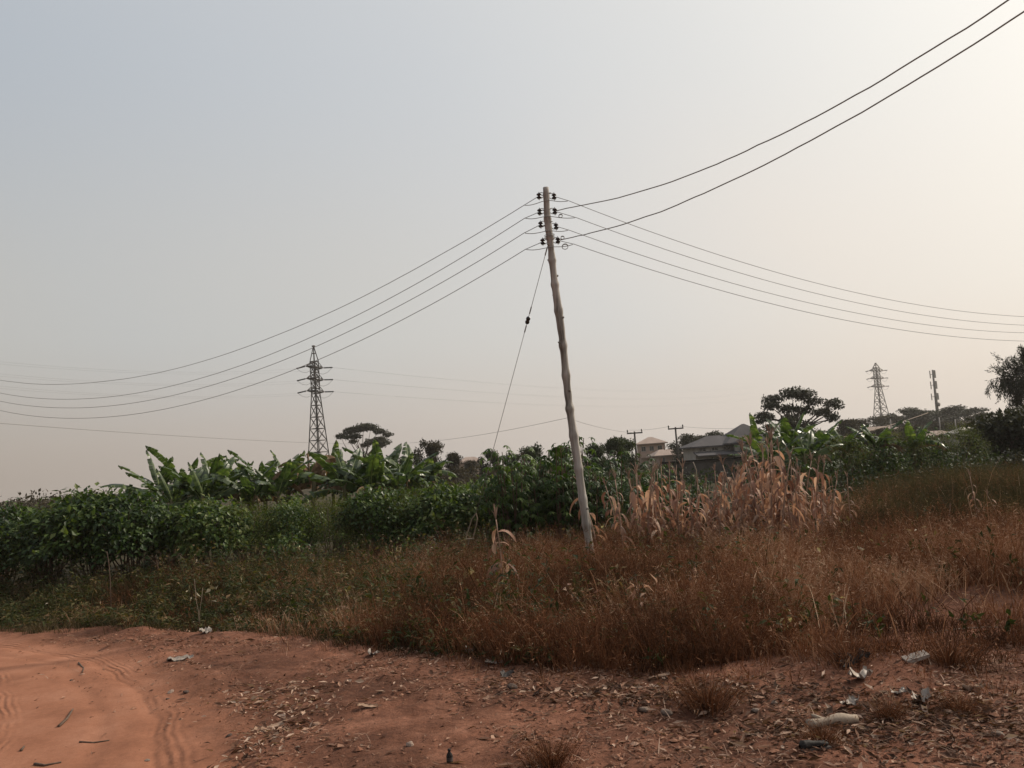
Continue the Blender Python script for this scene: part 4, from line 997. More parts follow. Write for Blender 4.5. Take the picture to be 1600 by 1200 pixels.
# ------------------------------------------------------------------ pylons and mast
def pylon(P, H, wb, wt, arms, arm_l, az, mat, label, mem, nsec=9, stringl=2.4):
    r = empty('pylon', P, R(-az)); tag(r, label, 'pylon')
    zt = H - arms[0] + 1.2; mb = MB()
    def hw(z): return wb + (wt - wb) * min(1, z / (H - arms[-1] - .5)) if z < H - arms[-1] - .5 else wt
    zs = np.concatenate([np.linspace(0, H - arms[-1] - .5, nsec), np.linspace(H - arms[-1] - .5, zt, 7)[1:]])
    cor = lambda z: [np.array([sx * hw(z), sy * hw(z), z]) for sx, sy in ((-1, -1), (1, -1), (1, 1), (-1, 1))]
    for a, b in zip(zs[:-1], zs[1:]):
        ca, cb = cor(a), cor(b)
        for k in range(4):
            mb.bar(ca[k], cb[k], mem * 1.5); mb.bar(ca[k], cb[(k + 1) % 4], mem * .8); mb.bar(ca[(k + 1) % 4], cb[k], mem * .8); mb.bar(cb[k], cb[(k + 1) % 4], mem * .8)
    pk = np.array([0, 0, H])
    ct = cor(zt)
    for k in range(4): mb.bar(ct[k], pk, mem * 1.3); mb.bar((ct[k] + pk) / 2, (ct[(k + 1) % 4] + pk) / 2, mem * .8)
    mb.box((0, 0, H - .1), (.5, .5, .3))
    mb.build('lattice_body', M[mat], r)
    ends = []
    for a in arms:
        z = H - a; am = MB()
        for sx in (-1, 1):
            tip = np.array([sx * arm_l, 0, z])
            for sy in (-1, 1):
                am.bar((sx * wt, sy * wt, z - .1), tip, mem * 1.1); am.bar((sx * wt, sy * wt, z + 1.0), tip, mem * .9); am.bar((sx * wt, sy * wt, z - .1), (sx * wt, sy * wt, z + 1.0), mem); 
                am.bar((sx * (wt + arm_l) / 2, sy * wt * .5, z - .05), (sx * wt, -sy * wt, z), mem * .7); am.bar((sx * (wt + arm_l) / 2, sy * wt * .5, z + .5), (sx * (wt + arm_l) / 2, sy * wt * .5, z - .05), mem * .7)
            ends.append(tip)
        for sy in (-1, 1): am.bar((-wt, sy * wt, z - .1), (wt, sy * wt, z - .1), mem)
        am.build('crossarm', M[mat], r)
        for sx in (-1, 1):
            tip = np.array([sx * arm_l, 0, z])
            for sy in (-1, 1):
                im = MB(); d = np.array([0, sy, -.08]); p = [tip + d * .2 + d * stringl * t for t in np.linspace(0, 1, 17)]
                im.tube(p, np.where(np.arange(17) % 2, .17, .09), 8); im.build('insulator_string', M['insul'], r, True)
            jm = MB(); jm.tube([tip + np.array([0, -stringl - .2, -.2]), tip + np.array([0, -stringl * .5, -1.1]), tip + np.array([0, 0, -1.35]), tip + np.array([0, stringl * .5, -1.1]), tip + np.array([0, stringl + .2, -.2])], .035, 5); jm.build('jumper_loop', M['wire'], r, True)
    return r, ends, stringl
P1 = at(492, 540, 180); g1 = gh(P1[0] , 180); H1 = P1[2] - g1
p1, e1, sl = pylon((at(497, 690, 180)[0], 180, g1), H1, 1.95, .62, (4.6, 7.2, 9.8), 2.7, -62, 'pylon', 'large dark lattice pylon with three crossarms rising behind the banana grove', .15)
P2 = at(1370, 567, 330); g2 = gh(P2[0], 330); H2 = P2[2] - g2
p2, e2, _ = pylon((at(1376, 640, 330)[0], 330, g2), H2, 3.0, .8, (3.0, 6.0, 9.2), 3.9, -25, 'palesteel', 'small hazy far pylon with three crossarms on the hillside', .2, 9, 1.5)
# conductors of the large pylon
def to_world(root, p):
    a = root.rotation_euler.z; return np.array(root.location) + np.array([p[0] * math.cos(a) - p[1] * math.sin(a), p[0] * math.sin(a) + p[1] * math.cos(a), p[2]])
names = ['upper', 'middle', 'lower']
for j, tip in enumerate(e1):
    for sy, wh in ((1, 'left'), (-1, 'right')):
        A = to_world(p1, tip + np.array([0, sy * (sl + .2), -.2])); q = j // 2; nf_ = j % 2
        B = at(-120, 552 + 19 * q + 5 * nf_, 120) if sy > 0 else at(1180, 603 + 9 * q + 2 * nf_, 480)
        t = np.linspace(0, 1, 30)[:, None]; C = A + (B - A) * t; C[:, 2] -= (1.6 if sy > 0 else 4.0) * 4 * (t * (1 - t))[:, 0]
        mb = MB(); mb.tube(C - A, .009, 4); o = mb.build('power_conductor', M['wire'], None, True, A)
        tag(o, f'faint far conductor to the {wh} of the large pylon from its {names[j // 2]} crossarm, {("near", "far")[j % 2]} side', 'conductor', 'conductors of the large pylon')

def mast(P, H, lab):
    r = empty('antenna_mast', P, .5); tag(r, lab, 'antenna mast')
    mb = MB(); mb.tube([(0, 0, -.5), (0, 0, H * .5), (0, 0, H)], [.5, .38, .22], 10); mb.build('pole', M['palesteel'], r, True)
    for z, n, rr, hh in [(H - 1.2, 3, .75, 2.1), (H - 4.2, 3, .85, 2.1), (H - 7.4, 3, 1.0, 1.8)]:
        fm = MB(); th = np.linspace(0, 6.28, 13); fm.tube(np.stack([rr * .8 * np.cos(th), rr * .8 * np.sin(th), 0 * th + z], 1), .06, 5)
        for k in range(3): a = k * 2.09; fm.tube([(0, 0, z), (rr * .8 * math.cos(a), rr * .8 * math.sin(a), z)], .06, 5)
        fm.build('headframe', M['palesteel'], r)
        for k in range(n):
            a = k * 2.09; am = MB(); am.box((rr * math.cos(a), rr * math.sin(a), z), (.22, .42, hh), a); am.build('panel_antenna', M['plaster'], r)
    dm = MB(); Mx = Matrix.Rotation(R(90), 4, 'X'); Mx.translation = Vector((.1, -.62, H - 9.6)); dm.lathe([(0, .25), (.3, .22), (.6, .05), (.62, 0), (.0, .02)], 14, .5, Mx); dm.build('dish', M['palesteel'], r, True)
    return r
Pm = at(1457, 578, 235); gm = gh(Pm[0], 235); mast((at(1462, 620, 235)[0], 235, gm), Pm[2] - gm, 'pale grey antenna mast with panel antennas on the ridge')

def tpole(px, py, Yd, arm, lab, cross=True, mat='pylon', r0=.13, grp='far poles'):
    top = at(px, py, Yd); z = gh(top[0], Yd); r = empty('crossarm_pole' if cross else 'utility_pole', (top[0], Yd, z)); H = top[2] - z
    mb = MB(); mb.tube([(0, 0, -.3), (0, 0, H * .5), (0, 0, H - (.25 if cross else 0))], [r0 * 1.2, r0, r0 * .8], 8); mb.build('shaft', M[mat], r, True)
    if cross:
        mb = MB(); mb.box((0, -.15, H - .45), (arm, .14, .16)); mb.build('crossarm', M[mat], r)
        for k in (-1, 0, 1):
            if k == 0: continue
            im = MB(); im.tube([(k * arm * .46, -.15, H - .37), (k * arm * .46, -.15, H - .15), (k * arm * .46, -.15, H)], [.05, .09, .06], 7); im.build('pin_insulator', M['insul'], r, True)
    tag(r, lab, 'utility pole', grp); return np.array([top[0], Yd, top[2]])
t1 = tpole(991, 671, 105, 1.9, 'dark far pole with a crossarm, left of the two beyond the field')
t2 = tpole(1055, 664, 105, 1.9, 'dark far pole with a crossarm, next to the grey roofed house')
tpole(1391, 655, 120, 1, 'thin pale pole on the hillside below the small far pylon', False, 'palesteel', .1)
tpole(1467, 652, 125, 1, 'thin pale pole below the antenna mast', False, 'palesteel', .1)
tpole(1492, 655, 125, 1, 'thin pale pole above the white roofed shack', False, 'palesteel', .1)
def span(A, B, sag, r, mat, lab, cat='wire', grp='far wires', name='overhead_wire'):
    A = np.asarray(A, float); B = np.asarray(B, float); t = np.linspace(0, 1, 26)[:, None]; C = A + (B - A) * t; C[:, 2] -= sag * 4 * (t * (1 - t))[:, 0]
    mb = MB(); mb.tube(C - A, r, 5); tag(mb.build(name, M[mat], None, True, A), lab, cat, grp)
span(at(-80, 655, 60), at(560, 694, 130), .3, .02, 'wire', 'lowest faint wire crossing low over the hedge to the large pylon')
span(at(640, 692, 120), at(886, 653, 70), .35, .016, 'wire', 'faint wire rising from the far trees to behind the pole')
span(at(886, 653, 70), at(991, 676, 105), .25, .016, 'wire', 'faint wire dropping from behind the pole to the first crossarm pole')
span(at(983, 672, 105), at(1047, 666, 105), .15, .014, 'wire', 'faint wire joining the two far crossarm poles')
span(at(1062, 666, 105), at(1190, 668, 90), .2, .014, 'wire', 'faint wire from the second crossarm pole to the grey roofed house')
span(at(1285, 690, 40), at(1450, 645, 60), .12, .022, 'pale', 'pale sagging cable slanting across the hillside', 'cable', None, 'service_cable')

# ------------------------------------------------------------------ buildings
def gable_roof(mb, cx, cy, z, w, d, h, over=.4):
    """ridge along the depth axis, gable faces the camera"""
    x0, x1, y0, y1 = cx - w / 2 - over, cx + w / 2 + over, cy - d / 2 - over, cy + d / 2 + over
    V = [(x0, y0, z), (cx, y0, z + h), (x1, y0, z), (x0, y1, z), (cx, y1, z + h), (x1, y1, z), (x0, y0, z - .12), (cx, y0, z + h - .12), (x1, y0, z - .12), (x0, y1, z - .12), (cx, y1, z + h - .12), (x1, y1, z - .12)]
    mb.add(V, [(0, 1, 4, 3), (1, 2, 5, 4), (6, 9, 10, 7), (7, 10, 11, 8), (0, 6, 7, 1), (1, 7, 8, 2), (3, 4, 10, 9), (4, 5, 11, 10), (0, 3, 9, 6), (2, 8, 11, 5)])
def hip_roof(mb, cx, cy, z, w, d, h, over=.45, ridge=.35):
    x0, x1, y0, y1 = cx - w / 2 - over, cx + w / 2 + over, cy - d / 2 - over, cy + d / 2 + over
    r = w * ridge / 2
    V = [(x0, y0, z), (x1, y0, z), (x1, y1, z), (x0, y1, z), (cx - r, cy, z + h), (cx + r, cy, z + h)] + [(x0, y0, z - .14), (x1, y0, z - .14), (x1, y1, z - .14), (x0, y1, z - .14)]
    mb.add(V, [(0, 1, 5, 4), (2, 3, 4, 5), (0, 6, 7, 1), (1, 7, 8, 2), (2, 8, 9, 3), (3, 9, 6, 0), (6, 9, 8, 7)], [(1, 2, 5), (3, 0, 4)])
def window(par, x, y, z, w, h):
    fm = MB(); t = .07
    for s in (-1, 1): fm.box((x + s * (w / 2 - t / 2), y - .03, z), (t, .1, h)); fm.box((x, y - .03, z + s * (h / 2 - t / 2)), (w - 2 * t, .1, t))
    fm.box((x, y - .03, z), (t * .6, .08, h - 2 * t))
    f = fm.build('window', M['plaster'], par); pm = MB(); pm.box((x, y - .005, z), (w - 2 * t, .04, h - 2 * t)); pm.build('pane', M['glass'], f)
def house(px, Yd, rz=0.0):
    P = at(px, 700, Yd); P[2] = gh(P[0], Yd); return empty('house', P, rz)
k90 = 92 / FPX
h = house(1140, 92, 0.06); tag(h, 'pale house with a large dark grey pitched roof and a low side wing', 'house')
b0 = h.location
top = at(1166, 663, 92)[2] - b0.z; ev = at(1172, 690, 92)[2] - b0.z
mb = MB(); mb.box((1.9, 0, ev / 2 - .1), (4.6, 6, ev)); mb.build('wall', M['plaster'], h)
mb = MB(); hip_roof(mb, 1.7, 0, ev - .02, 5.2, 6, top - ev + .1, .5, .05); mb.build('roof', M['roofgrey'], h)
ev2 = at(1090, 698, 92)[2] - b0.z; tp2 = at(1125, 680, 92)[2] - b0.z
mb = MB(); mb.box((-2.4, .3, ev2 / 2 - .1), (3.9, 5, ev2)); mb.build('wing_wall', M['plaster'], h)
mb = MB(); hip_roof(mb, -1.6, .3, ev2, 5.6, 5, tp2 - ev2, .4, .25); mb.build('wing_roof', M['roofgrey'], h)
mb = MB(); mb.add([(-4.6, -4.0, ev2 - .95), (.8, -4.0, ev2 - .95), (.8, -2.2, ev2 - .55), (-4.6, -2.2, ev2 - .55), (-4.6, -4.0, ev2 - 1.05), (.8, -4.0, ev2 - 1.05), (.8, -2.2, ev2 - .65), (-4.6, -2.2, ev2 - .65)], [(0, 1, 2, 3), (4, 7, 6, 5), (0, 4, 5, 1), (1, 5, 6, 2), (2, 6, 7, 3), (3, 7, 4, 0)]); mb.build('veranda_roof', M['roofgrey'], h)
for xx in (-3.6, -2.3, -1.0): window(h, xx, -2.2, ev2 - .36, .8, .45)
for xx in (.6, 2.4): window(h, xx, -3.0, ev - .85, 1.0, .8)
h = house(1017, 150, -.1); tag(h, 'hazy pinkish two storey house with a hipped roof between the crossarm poles', 'house'); b0 = h.location
tp = at(1015, 683, 150)[2] - b0.z; ev = at(1015, 693, 150)[2] - b0.z
mb = MB(); mb.box((0, 0, ev / 2), (4.6, 5, ev)); mb.build('wall', M['pinkwall'], h)
mb = MB(); hip_roof(mb, 0, 0, ev, 4.6, 5, tp - ev, .5, .15); mb.build('roof', M['roofpink'], h)
mb = MB(); mb.box((.3, -2.9, ev * .45), (4.4, 1.0, .5)); mb.build('balcony', M['pinkwall'], h)
for xx in (-1.4, 0, 1.4): window(h, xx, -2.5, ev - .9, .8, .9); 
h = house(1040, 135, .1); tag(h, 'low pinkish house with a dusty roof before the two storey house', 'house'); b0 = h.location
ev = at(1040, 711, 135)[2] - b0.z; tp = at(1040, 702, 135)[2] - b0.z
mb = MB(); mb.box((0, 0, ev / 2), (4.4, 4, ev)); mb.build('wall', M['pinkwall'], h)
mb = MB(); hip_roof(mb, 0, 0, ev, 4.4, 4, tp - ev, .4, .5); mb.build('roof', M['roofpink'], h)
for xx in (-1.2, 1.2): window(h, xx, -2.0, ev - .7, .8, .8)
h = house(733, 140, .15); tag(h, 'pale pinkish house glimpsed between brown trees left of the stay wire', 'house'); b0 = h.location
ev = at(733, 722, 140)[2] - b0.z; tp = at(733, 714, 140)[2] - b0.z
mb = MB(); mb.box((0, 0, ev / 2), (3.6, 4, ev)); mb.build('wall', M['pinkwall'], h)
mb = MB(); hip_roof(mb, 0, 0, ev, 3.6, 4, tp - ev, .35, .4); mb.build('roof', M['roofpink'], h)
for xx in (-.9, .9): window(h, xx, -2.0, ev - .8, .7, .9)
for px, py0, py1, Yd, w, mat, rf, lab in [(1462, 673, 680, 110, 3.2, 'plaster', 'roofbrown', 'pale low house on the hillside below the antenna mast'), (1516, 667, 675, 105, 3.0, 'plaster', 'plaster', 'white roofed shack on the hillside beside the mango tree'), (1376, 666, 672, 170, 7.0, 'roofbrown', 'roofbrown', 'brown hillside house under the small far pylon')]:
    h = house(px, Yd); tag(h, lab, 'house'); b0 = h.location; tp = at(px, py0, Yd)[2] - b0.z; ev = at(px, py1, Yd)[2] - b0.z
    mb = MB(); mb.box((0, 0, ev / 2), (w, 4, ev)); mb.build('wall', M[mat], h)
    mb = MB(); hip_roof(mb, 0, 0, ev, w, 4, tp - ev, .4, .6); mb.build('roof', M[rf], h)
    for xx in (-w * .28, w * .28): window(h, xx, -2.0, ev - .7, .8, .8)
# dark block wall with a coping, and the pale low wall
A = at(1035, 718, 46); B = at(1200, 712, 46)
w_ = empty('block_wall', ((A[0] + B[0]) / 2, 46, gh((A[0] + B[0]) / 2, 46))); tag(w_, 'long low dark block wall with a coping behind the withered maize', 'wall')
Hh = (A[2] + B[2]) / 2 - w_.location.z; Lw_ = B[0] - A[0]
mb = MB(); mb.box((0, 0, Hh / 2 - .25), (Lw_, .2, Hh + .2)); mb.build('blockwork', M['greywall'], w_)
mb = MB(); mb.box((0, 0, Hh - .09), (Lw_ + .2, .34, .1)); mb.build('coping', M['blackplastic'], w_)
A = at(754, 752, 42); B = at(803, 750, 42)
w_ = empty('garden_wall', ((A[0] + B[0]) / 2, 42, gh((A[0] + B[0]) / 2, 42))); tag(w_, 'short pale garden wall above the hedge behind the stay wire', 'wall')
Hh = A[2] - w_.location.z
mb = MB(); mb.box((0, 0, Hh / 2 - .2), (B[0] - A[0], .18, Hh + .3)); mb.build('blockwork', M['plaster'], w_)
mb = MB(); mb.box((0, 0, Hh - .0), (B[0] - A[0] + .12, .28, .1)); mb.build('coping', M['plaster'], w_)

# pale sticks and canes
def stick(name, pts_px, Yd, r, mat, lab, cat):
    C = np.array([at(a, b, Yd) for a, b in pts_px]); b0 = C[-1].copy(); z = gh(b0[0], b0[1]); C = np.concatenate([C, [[b0[0] + (b0[0] - C[-2][0]) * .3, Yd, z - .05]]]); b0 = C[-1].copy()
    mb = MB(); mb.tube(C - b0, np.linspace(r * .6, r, len(C)), 6); return tag(mb.build(name, M[mat], None, True, b0), lab, cat)
stick('bamboo_cane', [(777, 716), (780, 735), (784, 756)], 25, .022, 'pale', 'pale bent cane standing before the short garden wall', 'cane')
stick('bamboo_cane', [(1083, 722), (1088, 735), (1087, 752), (1084, 762)], 24, .025, 'pale', 'pale crooked cane standing before the dark block wall', 'cane')
stick('dry_stem', [(167, 862), (170, 880), (172, 905)], 15.5, .009, 'twig', 'pale dry stem standing at the hedge foot near the track', 'stem')
stick('dry_stem', [(304, 905), (306, 935), (310, 955)], 13.6, .005, 'pale', 'thin straw coloured stem in the weeds, left of a close pair', 'stem')
stick('dry_stem', [(317, 918), (315, 935), (312, 955)], 13.6, .0045, 'pale', 'thin straw coloured stem in the weeds, right of a close pair', 'stem')

# ------------------------------------------------------------------ grass tufts that stand alone on the verge
def tuft_mesh(seed, rad, h, n):
    g = np.random.default_rng(seed); mb = MB(); a = g.uniform(0, 6.28, n); r = np.abs(g.normal(0, rad * .4, n))
    P = np.stack([np.cos(a) * r, np.sin(a) * r, np.full(n, -.02)], 1)
    tips = add_blades(mb, P, a, g.uniform(.05, .7, n), h * g.uniform(.4, 1.15, n), g.uniform(.004, .008, n), np.clip(g.normal(.35, .22, n), 0, .95), g.uniform(.2, 1.4, n))
    T = np.repeat(tips[: n // 3], 3, 0); m = len(T)
    add_leaves(mb, T, g.normal(0, 1, (m, 3)), g.normal(0, 1, (m, 3)), g.uniform(.02, .06, m), .007, np.clip(g.normal(.55, .2, m), 0, 1), .1, .2)
    return mb.mesh('grass_tuft', M['grass'])
TU = [tuft_mesh(600 + k, .26, .34, 420) for k in range(3)]
for i, (px, py, sc, lab) in enumerate([(1105, 1105, 1.0, 'brown grass tuft alone on the bare verge, beside a grey stone chip'), (1480, 1038, 1.1, 'dark grass tuft behind the white board'), (1325, 1035, .9, 'dark grass tuft behind the black plastic bag'), (860, 1196, .75, 'flattened grass tuft at the bottom edge below the bare centre'), (1285, 1160, .55, 'small grass tuft by the dark shoe'), (1500, 1115, .6, 'thin greenish tuft near the right crumpled wrapper'), (1390, 1120, .5, 'thin tuft between the split log and the crumpled wrapper')]):
    P = gp(px, py); tag(link('grass_tuft', TU[i % 3], None, P, (0, 0, i * 1.1), sc), lab, 'grass tuft', 'tufts on the bare verge')
# dried broad leaved weeds in the red grass
def dried_weed(seed, h):
    g = np.random.default_rng(seed); mb = MB(); sm_ = MB()
    for k in range(6):
        a = g.uniform(0, 6.28); t = np.array([math.cos(a) * h * .5, math.sin(a) * h * .5, h * g.uniform(.6, 1.1)]); sm_.tube([(0, 0, -.03), t * .5 + np.array([0, 0, h * .1]), t], [.008, .006, .003], 4)
        n = 7; P = t * g.uniform(.4, 1, (n, 1)); add_leaves(mb, P, g.normal(0, 1, (n, 3)) + np.array([0, 0, -.5]), g.normal(0, .7, (n, 3)) + np.array([0, 0, 1]), g.uniform(.08, .17, n), g.uniform(.03, .06, n), np.clip(g.normal(.3, .4, n), 0, 1), .4, .4)
    return mb.mesh('foliage', M['maize']), sm_.mesh('stem', M['twig'])
DW = [dried_weed(640 + k, .55) for k in range(3)]
for i, (px, py, sc, lab) in enumerate([(1122, 960, 1.15, 'withered weed with dark stems and pale curled leaves in the red grass'), (915, 975, .9, 'withered weed with a pale slanting leaf right of the broken maize'), (1010, 990, 1.1, 'tangled grey dead weed low at the front of the grass'), (620, 955, .9, 'yellowing dry weed left of the broken maize'), (1500, 905, .8, 'withered weed below the bank with one pale leaf'), (820, 990, .7, 'small withered weed in front of the broken maize'), (445, 960, .7, 'dry weed with white leaf bits beside the white bag')]):
    P = gp(px, py); plant('dried_weed', DW[i % 3], P[0], P[1], sc, i * 2.1, lab, 'weed', 'withered weeds in the dry grass')

# ------------------------------------------------------------------ rubbish, stones, twigs
def crumple(name, px, py, w, d, mat, lab, cat='litter', seed=0, hgt=.03, rz=0.0, fold=.5):
    g = np.random.default_rng(seed + 900); n = 9; P = gp(px, py)
    u, v = np.meshgrid(np.linspace(-1, 1, n), np.linspace(-1, 1, n), indexing='ij')
    z = np.abs(fbm(u * 1.7 + seed * 3.1, v * 1.7 + seed, seed, 4, .7)) * hgt * 5 + fold * hgt * u ** 2
    x = u * w / 2 * (1 + .25 * g.normal(0, 1, u.shape) * .5); y = v * d / 2 * (1 + .25 * g.normal(0, 1, u.shape) * .5)
    Vt = np.stack([x, y, z + .012], -1).reshape(-1, 3); Vb = Vt - np.array([0, 0, .004])
    I, J = np.meshgrid(np.arange(n - 1), np.arange(n - 1), indexing='ij'); q = np.stack([I * n + J, (I + 1) * n + J, (I + 1) * n + J + 1, I * n + J + 1], -1).reshape(-1, 4)
    bd = [i * n for i in range(n)] + [(n - 1) * n + j for j in range(1, n)] + [i * n + n - 1 for i in range(n - 2, -1, -1)] + [j for j in range(n - 2, 0, -1)]
    sq = [(bd[k], bd[(k + 1) % len(bd)], bd[(k + 1) % len(bd)] + n * n, bd[k] + n * n) for k in range(len(bd))]
    me = np_mesh(name, np.concatenate([Vt, Vb]), [np.concatenate([q, q[:, ::-1] + n * n, sq])], M[mat], None, True)
    return tag(link(name, me, None, P, (g.normal(0, .12), g.normal(0, .12), rz)), lab, cat)
crumple('paper_scrap', 321, 990, .15, .17, 'whitepaper', 'white scrap of paper standing up beside the track edge', 'paper', 1, .06, .4)
crumple('plastic_wrapper', 282, 1033, .26, .12, 'whitepaper', 'crushed whitish wrapper lying on the edge of the red track', 'wrapper', 2, .035, .15)
crumple('plastic_bag', 480, 960, .26, .16, 'whitepaper', 'small white plastic bag caught at the foot of the weeds', 'bag', 3, .06, .2)
crumple('plastic_sachet', 583, 1025, .10, .08, 'whitepaper', 'tiny bright white sachet on the bare soil before the grass', 'sachet', 4, .035)
crumple('plastic_sachet', 735, 1022, .10, .10, 'whitepaper', 'pale sachet at the shaded grass edge, left of a close pair', 'sachet', 5, .05)
crumple('plastic_sachet', 772, 1037, .16, .10, 'whitepaper', 'flat pale sachet at the shaded grass edge, right of a close pair', 'sachet', 6, .02)
crumple('plastic_sachet', 794, 1058, .12, .10, 'greyplastic', 'dark and pale sachet in front of the shaded grass edge', 'sachet', 7, .04)
crumple('plastic_wrapper', 616, 998, .14, .12, 'whitepaper', 'pale wrapper sticking up from the grass edge', 'wrapper', 8, .05)
crumple('card_strip', 574, 1105, .17, .05, 'tanpaper', 'pale tan strip of card lying on the bare soil', 'card', 9, .012, .1)
crumple('plastic_bag', 905, 1022, .16, .15, 'greenplastic', 'crumpled green plastic bag under the grass edge', 'bag', 10, .09)
crumple('plastic_bag', 1336, 1036, .24, .2, 'blackplastic', 'black plastic bag lying in the grass edge', 'bag', 11, .06)
crumple('plastic_wrapper', 1345, 1062, .17, .1, 'whitepaper', 'crumpled pinkish white wrapper before the black plastic bag', 'wrapper', 12, .05, .3)
crumple('plastic_wrapper', 1330, 1104, .13, .09, 'whitepaper', 'dirty white wrapper above the split log', 'wrapper', 13, .04, .5)
crumple('plastic_wrapper', 1442, 1100, .11, .09, 'whitepaper', 'crumpled dirty white wrapper right of the split log', 'wrapper', 14, .06)
crumple('plastic_wrapper', 1525, 1080, .15, .06, 'tanpaper', 'curled tan wrapper nearest the right frame edge', 'wrapper', 15, .04, -.5)
crumple('plastic_wrapper', 238, 956, .26, .10, 'whitepaper', 'pale flat wrapper on the soil mound by the track', 'wrapper', 16, .02)
crumple('plastic_wrapper', 1405, 1086, .10, .06, 'whitepaper', 'small bright wrapper between the two crumpled ones', 'wrapper', 17, .03)
crumple('dried_leaf', 420, 1140, .22, .09, 'tanpaper', 'long pale dried leaf beside the track\'s rutted edge', 'leaf', 18, .02, .4)
crumple('dried_leaf', 1030, 1060, .2, .06, 'tanpaper', 'tan dried leaf on the stony soil under the grass', 'leaf', 19, .02, .1)
# white board
P = gp(1433, 1034); mb = MB(); mb.box((0, 0, .05), (.20, .12, .014), .2); mb.box((.01, -.01, .036), (.17, .1, .012), .28)
o = mb.build('board_offcut', M['whitepaper'], None, False, P, (R(8), R(-12), -.25)); tag(o, 'flat white board offcut propped before a dark grass tuft', 'board')
# split log
P = gp(1302, 1136); r = empty('split_log', P, .22); tag(r, 'pale split log lying across the littered verge', 'log')
mb = MB(); t = np.linspace(-1, 1, 9); mb.tube(np.stack([t * .19, .006 * np.sin(t * 4), .04 + .008 * np.cos(t * 3)], 1), .036 + .007 * np.sin(t * 5), 9); mb.build('wood', M['pale'], r, True)
mb = MB(); mb.tube([(-.06, 0, .05), (-.10, .05, .07), (-.12, .07, .08)], [.02, .016, .01], 7); mb.build('branch_stub', M['pale'], r, True)
# dark shoe
P = gp(1272, 1170); r = empty('old_shoe', P, .25, .78); tag(r, 'dark worn shoe lying on the littered verge at the bottom', 'shoe')
mb = MB(); t = np.linspace(0, 1, 12); w = .04 + .012 * np.sin(t * 5 + 2.2); hgt_ = np.where(t < .4, .055 - .02 * t, .04 * (1 - .55 * (t - .4) / .6)) 
Vs = []
th = np.linspace(0, 2 * np.pi, 12, endpoint=False)
for k in range(12):
    sc_ = 1 if 0 < k < 11 else .35
    Vs.append(np.stack([np.full(12, t[k] * .26 - .13), np.cos(th) * w[k] * sc_, .03 + np.maximum(np.sin(th), -.4) * hgt_[k] * sc_], 1))
I, J = np.meshgrid(np.arange(11), np.arange(12), indexing='ij')
mb.add(np.concatenate(Vs), np.concatenate([np.stack([I * 12 + J, I * 12 + (J + 1) % 12, (I + 1) * 12 + (J + 1) % 12, (I + 1) * 12 + J], -1).reshape(-1, 4)])); mb.build('upper', M['blackplastic'], r, True)
mb = MB(); mb.add(np.array([(x_ * .26 - .13, s_ * (.046 + .010 * math.sin(x_ * 5 + 2.2)), z_) for z_ in (0, .014) for s_ in (-1, 1) for x_ in np.linspace(0, 1, 8)]), [(k, k + 1, 8 + k + 1, 8 + k) for k in range(7)] + [(16 + k, 24 + k, 24 + k + 1, 16 + k + 1) for k in range(7)] + [(k, 16 + k, 17 + k, k + 1) for k in range(7)] + [(8 + k, 9 + k, 25 + k, 24 + k) for k in range(7)] + [(0, 8, 24, 16), (7, 23, 31, 15)]); mb.build('sole', M['greyplastic'], r)
# dark bottle with a pale label at the bottom edge
P = gp(703, 1192); r = empty('plastic_bottle', P, .3, .8); tag(r, 'small dark bottle standing on the soil at the bottom edge', 'bottle')
mb = MB(); mb.lathe([(0, 0), (.026, 0), (.028, .01), (.028, .06), (.022, .075), (.011, .09), (.011, .10), (0, .10)], 14); mb.build('bottle_body', M['blackplastic'], r, True)
mb = MB(); mb.lathe([(.0285, .02), (.0285, .05)], 14); mb.build('bottle_label', M['greyplastic'], r, True)
mb = MB(); mb.lathe([(.0, .099), (.0135, .099), (.0135, .115), (0, .116)], 12); mb.build('cap', M['blackplastic'], r, True)
# stones
import bmesh
def stone(px, py, s, mat, lab, seed):
    g = np.random.default_rng(seed + 700); bm = bmesh.new(); bmesh.ops.create_icosphere(bm, subdivisions=2, radius=1)
    k = g.normal(0, 1, (5, 3)); 
    for v in bm.verts:
        c = np.array(v.co); f = 1 + .12 * sum(math.sin(2.2 * (c @ kk) + i) for i, kk in enumerate(k)) * .6
        v.co = Vector((c[0] * f * 1.2, c[1] * f * .9, c[2] * f * .62)) * s
    me = bpy.data.meshes.new('stone'); bm.to_mesh(me); bm.free(); me.materials.append(M[mat])
    P = gp(px, py); P[2] += s * .25
    tag(link('stone', me, None, P, (g.normal(0, .2), g.normal(0, .2), g.uniform(0, 6))), lab, 'stone', 'loose stones')
for i, (px, py, s, mat, lab) in enumerate([(1042, 1117, .045, 'greystone', 'pale grey stone chip at the foot of the lone grass tuft'), (1006, 1111, .035, 'greystone', 'small pale stone left of the grey stone chip'), (291, 1083, .03, 'darkstone', 'dark stone on the smooth track, the largest there'), (262, 1093, .018, 'darkstone', 'little dark stone on the track beside the larger one'), (111, 1064, .02, 'darkstone', 'little dark stone on the track below a bent twig'), (357, 1151, .022, 'darkstone', 'dark pebble in the tyre rut at the track edge'), (800, 1075, .04, 'darkstone', 'dark stone on the bare soil before the shaded grass'), (1180, 1112, .03, 'greystone', 'pale pebble right of the lone grass tuft'), (267, 1083, .03, 'stone', 'reddish stone touching the small dark stone on the track'), (230, 1190, .022, 'greystone', 'pale pebble low on the track near the bottom edge'), (1210, 1100, .03, 'greystone', 'whitish pebble left of the split log'), (945, 1075, .03, 'stone', 'reddish pebble in the stony patch below the grass'), (640, 1165, .03, 'stone', 'pale red pebble near the bottom centre'), (1560, 1150, .035, 'greystone', 'grey pebble in the bottom right corner')]):
    stone(px, py, s, mat, lab, i)
